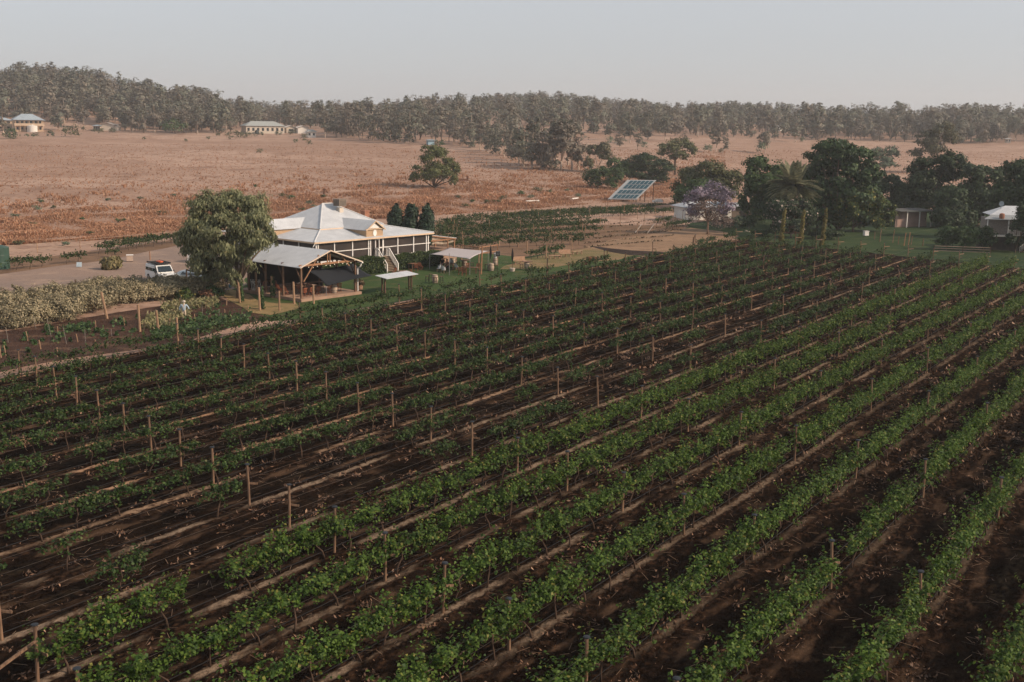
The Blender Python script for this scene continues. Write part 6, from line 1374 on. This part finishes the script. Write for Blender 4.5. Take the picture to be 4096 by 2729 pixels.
# inside the open shed
fz = SHED[0]; pS = lambda s, t: (*SW(s, t), fz)
place("tableB", None, pS(3.0, 1.9), SH, "long dark timber table at the shed's front under the sail", "table"); place("tableB", None, pS(2.2, 5.0), SH, "dark timber table in the middle of the shed", "table"); place("tableB", None, pS(5.2, 4.2), SH, "dark timber table at the shed's right side", "table"); place("tableB", None, pS(2.0, 8.2), SH, "dark timber table deep in the shed", "table")
GD = "folding chairs in the shed"
for i, (s, t, a, lab) in enumerate(((.9, .75, 3.1, "first from the corner post along the front"), (1.75, .75, 3.1, "second from the corner post along the front"), (2.7, .85, 3.2, "third from the corner post along the front"), (4.2, .9, 3.1, "fourth along the front, under the sail"), (5.1, 1.0, 3.1, "fifth along the front, under the sail"), (5.9, 1.2, 2.6, "last along the front, by the right post"), (2.2, 2.9, 0, "behind the front table, left"), (3.6, 2.9, .1, "behind the front table, right"), (.9, 4.6, 1.4, "at the left end of the middle table"), (1.6, 6.0, 0, "behind the middle table"), (.4, 3.0, 1.8, "by the left side posts"), (4.6, 5.1, .2, "behind the right table"), (1.0, 7.4, 3.0, "before the deep table"), (2.6, 9.1, 0, "behind the deep table"))):
    place("chair", mk_chair, pS(s, t), SH + a, "red timber folding chair in the shed, " + lab, "chair", GD)
place("stool", None, (*PX(1177, 1140)[:2], fz), .2, "dark bar stool at the back of the open shed", "stool")
m = MB(); m.lathe((0, 0, 0), [(.16, 0), (.16, .9), (.1, 1.0), (.05, 1.05)], 12); m.box((0, -.02, 1.1), (.1, .1, .12)); m.box((0, -.18, .55), (.36, .04, 1.05)); tag(m.build("red_cylinder", M("red_paint", (.42, .03, .025), (.34, .025, .02), rough=.4), loc=(*PX(1217, 1135)[:2], .05)), "bright red upright cylinder on the gravel behind the shed", "gas cylinder")
def planter(label, px, py, z, r=.42):
    p = PX(px, py, z); ro = empty("planter", p, 0, label, "planter"); m = MB(); m.lathe((0, 0, 0), [(r * .8, 0), (r, .5), (r * 1.05, .55), (r * .9, .55)], 16); m.build("tub", M("half_barrel", (.36, .22, .14), (.24, .14, .09), scale=5, stretch=(5, 5, .5)), ro)
    rg_ = np.random.default_rng(3); C = np.c_[rg_.normal(size=(260, 2)) * r * .55, .6 + abs(rg_.normal(size=260)) * .22]; link("foliage", mesh_np("foliage", leaves(C, .16, rg_, long=1.8), quads(260), LEAF("herb", (.09, .07, .04), (.2, .14, .08))), ro)
planter("half-barrel tub of dry herbs at the shed's right corner", 1437, 1160, .05)
# curved pale wall/gravel patch seen through the shed
b_ = [PX(1075, 1118)[:2], PX(1140, 1100)[:2], PX(1215, 1102)[:2], PX(1330, 1120)[:2], PX(1320, 1135)[:2], PX(1180, 1140)[:2]]
# ================================================================== CARS
GLS = M("car_glass", (.015, .025, .03), (.01, .018, .022), rough=.05, spec=.7); TYR = M("tyre", (.015, .014, .014), rough=.9); ALU = M("alloy", (.35, .35, .36), metal=.7, rough=.35); PLS = M("black_plastic", (.018, .018, .02), rough=.6); LMP = M("lamp_glass", (.6, .6, .58), rough=.1)
def loft(secs, mat, name, parent, smooth=False, bevel=.05):
    """closed body from cross-sections (y, half-width, z0, z1)"""
    V = []; n = 8
    for x, w, z0, z1, ti in secs: V += [(x, -w, z0), (x, w, z0), (x, w, z0 + (z1 - z0) * .62), (x, w - ti * .4, z1 - .04), (x, w - ti - .05, z1), (x, -w + ti + .05, z1), (x, -w + ti * .4, z1 - .04), (x, -w, z0 + (z1 - z0) * .62)]
    k = len(secs); m = MB(); m.add(V, [(i * n + j, i * n + (j + 1) % n, (i + 1) * n + (j + 1) % n, (i + 1) * n + j) for i in range(k - 1) for j in range(n)] + [tuple(range(n - 1, -1, -1)), tuple((k - 1) * n + j for j in range(n))])
    return m.build(name, mat, parent)
def car(label, p, head, paint, suv):
    r = empty("parked_car", p, head, label, "car")     # +x is forward
    if suv:
        L, W, zb, zw, zr = 4.75, .94, .42, 1.12, 1.86
        loft([(-2.36, .86, .5, 1.08, .0), (-2.28, W, zb, zw, .0), (1.0, W, zb, zw, .0), (1.15, W, zb, zw - .02, .02), (2.2, W - .03, zb, 1.02, .05), (2.36, W - .1, .5, .95, .06)], paint, "body", r)
        loft([(-2.30, .86, zw - .02, zr - .06, .10), (-2.2, .90, zw - .02, zr, .10), (.35, .90, zw - .02, zr, .12), (.55, .90, zw - .02, zr - .06, .13), (1.12, .90, zw - .02, zw + .03, .03)], paint, "cabin", r)
        sidez, win, ws = (1.18, 1.70), ((-2.12, -1.32), (-1.22, -.40), (-.30, .62)), ((.62, 1.75), (1.12, 1.17), .80)
    else:
        L, W, zb, zw, zr = 4.2, .86, .30, .88, 1.42
        loft([(-2.08, .74, .42, .86, .0), (-1.95, W, zb, zw + .04, .02), (.8, W, zb, zw, .02), (1.75, W - .06, zb, .74, .08), (2.05, W - .22, .36, .60, .1)], paint, "body", r)
        loft([(-1.98, .66, zw, zw + .12, .05), (-1.5, .72, zw - .02, zr - .12, .14), (-.6, .78, zw - .02, zr, .16), (.1, .78, zw - .02, zr - .03, .17), (1.15, .76, zw - .03, zw + .02, .03)], paint, "cabin", r)
        sidez, win, ws = (.95, 1.26), ((-1.35, -.52), (-.44, .48)), ((.31, 1.30), (1.06, .93), .66)
    for s_ in (-1, 1):
        for a, b_ in win:
            m = MB(); y0, y1 = (.905, .815) if suv else (.79, .66)
            if a < -1.2 and not suv: a0 = a + .25
            else: a0 = a
            q = [(a, s_ * y0, sidez[0]), (b_ + (.28 if b_ > .3 else 0), s_ * y0, sidez[0]), (b_, s_ * (y1 + .03), sidez[1]), (a0, s_ * (y1 + .03), sidez[1])]
            q = [(x, y + s_ * .035, z) for x, y, z in q]; m.add(q + [(x, y - s_ * .03, z) for x, y, z in q], [(0, 1, 2, 3), (4, 7, 6, 5), (0, 4, 5, 1), (1, 5, 6, 2), (2, 6, 7, 3), (3, 7, 4, 0)]); m.build("side_window", GLS, r)
        m = MB(); m.box((.72 if suv else .75, s_ * (W + .1), 1.2 if suv else .98), (.12, .2, .16)); m.build("mirror", PLS, r)
        for x in ((-1.42, 1.42) if suv else (-1.25, 1.28)):
            rad = .39 if suv else .31; m = MB(); m.lathe((0, 0, -.11), [(rad * .7, 0), (rad, .02), (rad, .2), (rad * .7, .22)], 18); m.v[0] = m.v[0][:, [0, 2, 1]] + np.array((x, s_ * (W - .08), rad)); w_ = m.build("wheel", TYR, r); m = MB(); m.lathe((0, 0, -.115), [(rad * .62, 0), (rad * .62, .23)], 12); m.v[0] = m.v[0][:, [0, 2, 1]] + np.array((x, s_ * (W - .08), rad)); m.build("rim", ALU, w_)
        m = MB(); m.box((2.3 if suv else 1.86, s_ * (.70 if suv else .58), .86 if suv else .66), (.14, .3, .2 if suv else .14)); m.build("headlight", LMP, r)
        m = MB(); m.box((-2.36 if suv else -2.02, s_ * .74, .95 if suv else .82), (.08, .16, .35 if suv else .2)); m.build("tail_light", M("tail_red", (.35, .02, .02), rough=.2), r)
    (xa, za), (xb, zb2), wy = ws; m = MB(); off = .02; m.add([(xb + off, -wy, zb2 + off), (xb + off, wy, zb2 + off), (xa + off, wy * .9, za + off), (xa + off, -wy * .9, za + off)], [(0, 1, 2, 3)]); m.build("windscreen", GLS, r)
    m = MB()
    if suv: m.add([(-2.315, -.75, 1.2), (-2.315, .75, 1.2), (-2.29, .7, 1.7), (-2.29, -.7, 1.7)], [(3, 2, 1, 0)])
    else: m.add([(-1.95, -.58, .98), (-1.95, .58, .98), (-1.52, .5, 1.28), (-1.52, -.5, 1.28)], [(3, 2, 1, 0)])
    m.build("rear_window", GLS, r)
    m = MB(); m.box((2.38 if suv else 2.03, 0, .52 if suv else .42), (.12, 1.5 if suv else 1.2, .26)); m.build("bumper", PLS if suv else paint, r)
    m = MB(); m.box((2.39 if suv else 2.0, 0, .84 if suv else .6), (.05, .9, .2 if suv else .1)); m.build("grille", PLS, r)
    if suv:
        m = MB(); m.box((-.85, 0, zr + .14), (2.75, 1.5, .05))
        for k in range(5): m.box((-2.1 + k * .62, 0, zr + .18), (.06, 1.5, .05))
        for y in (-.7, .7): m.box((-.85, y, zr + .2), (2.75, .05, .1))
        for x in (-2.0, -.9, .2):
            for y in (-.68, .68): m.box((x, y, zr + .06), (.06, .06, .14))
        k_ = m.build("roof_rack", PLS, r); m = MB(); m.tube([(-2.5, .85, zr + .17), (.4, .85, zr + .17)], .1, 8); m.build("awning_roll", PLS, k_)
        m = MB(); m.box((.42, 0, zr + .2), (.1, 1.2, .12)); m.build("light_bar", PLS, k_)
        m = MB(); m.tube([(.75, -.97, .9), (.7, -.97, 1.5), (.55, -.95, 1.95)], .05, 7); m.build("snorkel", PLS, r)
    return r
SUVP = car("white off-road car with roof rack and orange boards behind the saltbush", PX(648, 1126), R_(-50), M("white_car_paint", (.72, .72, .70), (.68, .68, .66), rough=.25, spec=.5), True)
m = MB(); m.box((0, 0, .03), (1.1, .32, .07)); m.box((.05, .1, .09), (1.0, .3, .05)); q = PX(648, 1126); o = m.build("recovery_board", M("orange_plastic", (.72, .13, .03), (.6, .1, .025), rough=.4), loc=(q[0] - .35, q[1] + .5, 2.10), rz=R_(-50)); tag(o, "bright orange recovery boards strapped on the white car's roof rack", "boards")
car("silver-blue hatchback parked beside the white off-road car", PX(782, 1130), R_(-10), M("silver_blue_paint", (.36, .44, .50), (.32, .40, .46), rough=.2, metal=.3, spec=.5), False)
# ================================================================== PEOPLE AND THE SCARECROW
def skin_body(name, mat, verts, edges, radii, parent=None, loc=None, rz=0.0, root=0):
    me = bpy.data.meshes.new(name); me.from_pydata(verts, edges, []); me.materials.append(mat)
    o = link(name, me, parent, loc, rz); md = o.modifiers.new("skin", 'SKIN'); md.use_smooth_shade = True
    lay = me.skin_vertices[0] if me.skin_vertices else None
    if lay is None: bm_ = None
    for i, r in enumerate(radii):
        me.skin_vertices[0].data[i].radius = (r, r); me.skin_vertices[0].data[i].use_root = (i == root)
    o.modifiers.new("sub", 'SUBSURF').levels = 1; o.modifiers["sub"].render_levels = 1
    return o
SKIN = M("skin", (.42, .22, .15), (.36, .19, .13), rough=.6)
def person(label, p, rz, seated, shirt, trousers, hairm, hat=None, cat="person"):
    r = empty("person", p, rz, label, cat)
    if seated: hip, kn, an = .48, [(-.13, -.42, .50), (.13, -.42, .50)], [(-.14, -.44, .07), (.14, -.44, .07)]; zs = .48
    else: hip, kn, an = .88, [(-.11, -.06, .48), (.12, .03, .48)], [(-.12, -.02, .07), (.13, .12, .07)]; zs = .88
    V = [(0, 0, zs), (0, .01, zs + .22), (0, 0, zs + .46), (0, -.02, zs + .56), (0, -.03, zs + .68), (0, -.035, zs + .78)]; E = [(0, 1), (1, 2), (2, 3), (3, 4), (4, 5)]; Rr = [.15, .13, .15, .055, .095, .075]
    for s_, k in ((-1, 0), (1, 1)):
        b = len(V); V += [(s_ * .2, 0, zs + .45), (s_ * .25, -.05, zs + .2), (s_ * .20, -.24, zs + .1 if seated else zs + .0), (s_ * .19, -.31, zs + .09 if seated else zs - .06)]; E += [(2, b), (b, b + 1), (b + 1, b + 2), (b + 2, b + 3)]; Rr += [.075, .048, .036, .035]
        b = len(V); V += [(s_ * .1, 0, zs - .04), kn[k], an[k], (an[k][0], an[k][1] - .17, .04)]; E += [(0, b), (b, b + 1), (b + 1, b + 2), (b + 2, b + 3)]; Rr += [.1, .062, .043, .038]
    skin_body("body", SKIN, V, E, Rr, r)
    T = [(0, 0, zs + .02), (0, .01, zs + .22), (0, 0, zs + .47)] + [q for s_ in (-1, 1) for q in ((s_ * .2, 0, zs + .45), (s_ * .25, -.05, zs + .24))]
    skin_body("shirt", shirt, T, [(0, 1), (1, 2), (2, 3), (3, 4), (2, 5), (5, 6)], [.175, .155, .165, .095, .07, .095, .07], r)
    lg = [(0, 0, zs + .02)] + [q for s_, k in ((-1, 0), (1, 1)) for q in ((s_ * .1, 0, zs - .04), tuple(np.array(kn[k]) * .75 + np.array((s_ * .1, 0, zs - .04)) * .25))]
    skin_body("trousers", trousers, lg, [(0, 1), (1, 2), (0, 3), (3, 4)], [.17, .125, .09, .125, .09], r)
    m = MB(); m.lathe((0, -.02, zs + .70), [(.11, 0), (.115, .06), (.09, .13), (.03, .16)], 12); m.build("hair", hairm, r, smooth=True)
    if hat: m = MB(); m.lathe((0, -.03, zs + .76), [(.2, 0), (.19, .02), (.11, .03), (.1, .12), (.04, .14)], 14); m.build("hat", hat, r)
    fm = M("eye_dark", (.02, .015, .012)); m = MB()
    for x in (-.035, .035): m.box((x, -.125, zs + .705), (.02, .012, .012))
    m.build("eyes", fm, r); m = MB(); m.add([(0, -.155, zs + .66), (-.018, -.12, zs + .655), (.018, -.12, zs + .655), (0, -.12, zs + .70)], [(0, 1, 3), (0, 3, 2), (0, 2, 1)]); m.build("nose", SKIN, r)
    return r
CLO = lambda n, c: M(n, c, tuple(x * .85 for x in c), scale=8, rough=.9)
HAIR = CLO("dark_hair", (.02, .014, .01))
person("person with dark hair and brown top sitting at the small lawn table", PX(1789, 1080), -.7, True, CLO("brown_top", (.22, .10, .06)), CLO("dark_shorts", (.05, .04, .04)), HAIR)
person("person in a black jacket sitting beyond the small lawn table", PX(1770, 1070), -.3, True, CLO("black_jacket", (.015, .014, .014)), CLO("black_trousers", (.02, .02, .022)), HAIR)
person("person in grey shirt and straw hat walking by the pepper tree", PX(906, 1152), .8, False, CLO("grey_shirt", (.26, .24, .21)), CLO("dark_shorts", (.05, .04, .04)), HAIR, hat=CLO("straw_hat", (.42, .27, .14)))
m = MB(); m.lathe((0, 0, 0), [(.11, 0), (.16, .05), (.17, .3), (.14, .36)], 10); m.tube([(-.12, 0, .34), (-.08, 0, .52), (.08, 0, .52), (.12, 0, .34)], .012, 5); tag(m.build("carry_bag", CLO("blue_bag", (.06, .22, .30)), loc=PX(921, 1151)), "blue bag beside the person by the pepper tree", "bag")
def scarecrow():
    p = PX(737, 1279); r = empty("scarecrow", p, .15, "scarecrow in pale blue shirt and cream trousers on the garden bed", "scarecrow"); BL_ = CLO("faded_blue_shirt", (.34, .42, .48)); CR = CLO("cream_cloth", (.52, .42, .33))
    skin_body("body", CR, [(0, 0, .80), (0, 0, 1.1), (0, 0, 1.36), (.02, -.01, 1.46), (.04, -.02, 1.60), (-.1, 0, .78), (-.12, 0, .4), (-.13, -.02, .06), (.1, 0, .78), (.1, 0, .4), (.1, -.02, .06)], [(0, 1), (1, 2), (2, 3), (3, 4), (0, 5), (5, 6), (6, 7), (0, 8), (8, 9), (9, 10)], [.15, .13, .14, .06, .10, .1, .085, .07, .1, .085, .07], r)
    skin_body("shirt", BL_, [(0, 0, .72), (0, 0, 1.05), (0, 0, 1.34), (-.22, 0, 1.34), (-.34, 0, 1.1), (-.36, -.02, .84), (.24, 0, 1.32), (.38, -.02, 1.12), (.46, -.04, .93)], [(0, 1), (1, 2), (2, 3), (3, 4), (4, 5), (2, 6), (6, 7), (7, 8)], [.19, .17, .17, .09, .075, .075, .09, .075, .075], r)
    m = MB(); m.lathe((.04, -.02, 1.62), [(.17, 0), (.12, .03), (.11, .1), (.04, .14)], 12); m.build("hat", CLO("pale_hat", (.55, .47, .40)), r); m = MB(); m.add([(-.06, -.2, 1.36), (.06, -.2, 1.36), (.01, -.2, 1.02)], [(2, 1, 0)]); m.build("collar", CLO("pink_scarf", (.60, .46, .40)), r)
    m = MB(); m.tube([(-.3, .12, -.1), (-.33, .12, 1.95)], .02, 6); m.build("stake", PALEW, r)
scarecrow()
# gate-side clutter by the solar array: boat-shaped orange and white trailer
m = MB(); p = GT(2630, 815); m.box((0, 0, .5), (2.2, 1.0, .45)); m.box((.2, 0, .85), (1.2, .8, .3)); o = m.build("white_tub", WPAINT, loc=p, rz=.3); tag(o, "white tub lying behind the back vines near the solar array", "tub")
m = MB(); p = GT(2642, 814); m.box((0, 0, .5), (1.2, .8, .5)); m.box((0, 0, .8), (.9, .6, .15)); tag(m.build("orange_crate", M("orange_paint", (.50, .17, .04)), loc=p), "orange crate beside the white tub near the solar array", "crate")
for i, (x0, x1, y) in enumerate(((2105, 2155, 812), (2282, 2312, 802))):
    a, b_ = GT(x0, y), GT(x1, y - 3); m = MB(); m.beam(a + (0, 0, .35), b_ + (0, 0, .35), .3, .25); m.box(a + np.array((0, 0, .15)), (.3, .3, .4)); m.box(b_ + np.array((0, 0, .15)), (.3, .3, .4)); tag(m.build("concrete_trough", WPAINT), ["long white trough behind the back vines' left half", "short white trough behind the back vines' middle"][i], "trough")
p0, p1 = GT(1825, 727), GT(1870, 728); m = MB(); m.beam(p0 + (0, 0, .5), p1 + (0, 0, .5), .8, .6); m.box(p1 + np.array((0, 0, .9)), (.5, .4, 1.2)); tag(m.build("rusty_implement", M("rust", (.20, .085, .045))), "rusty farm implement standing right of the lone tree", "implement")
for i, (x, y, top) in enumerate(((1684, 432, 397),)):
    m = MB(); x0 = (x - 2048) / F * 940; z0 = float(TZ(x0, 940)); zt_ = zat(x0, 940, top); m.tube([(x0, 940, z0), (x0, 940, zt_)], .35, 6); 
    for k in range(3): m.beam((x0 - 1.2, 940, zt_ - 1 - k * 2.2), (x0 + 1.2, 940, zt_ - 1 - k * 2.2), .25)
    tag(m.build("radio_mast", M("mast_grey", (.2, .2, .2))), "thin radio mast on the skyline above the forest", "mast")
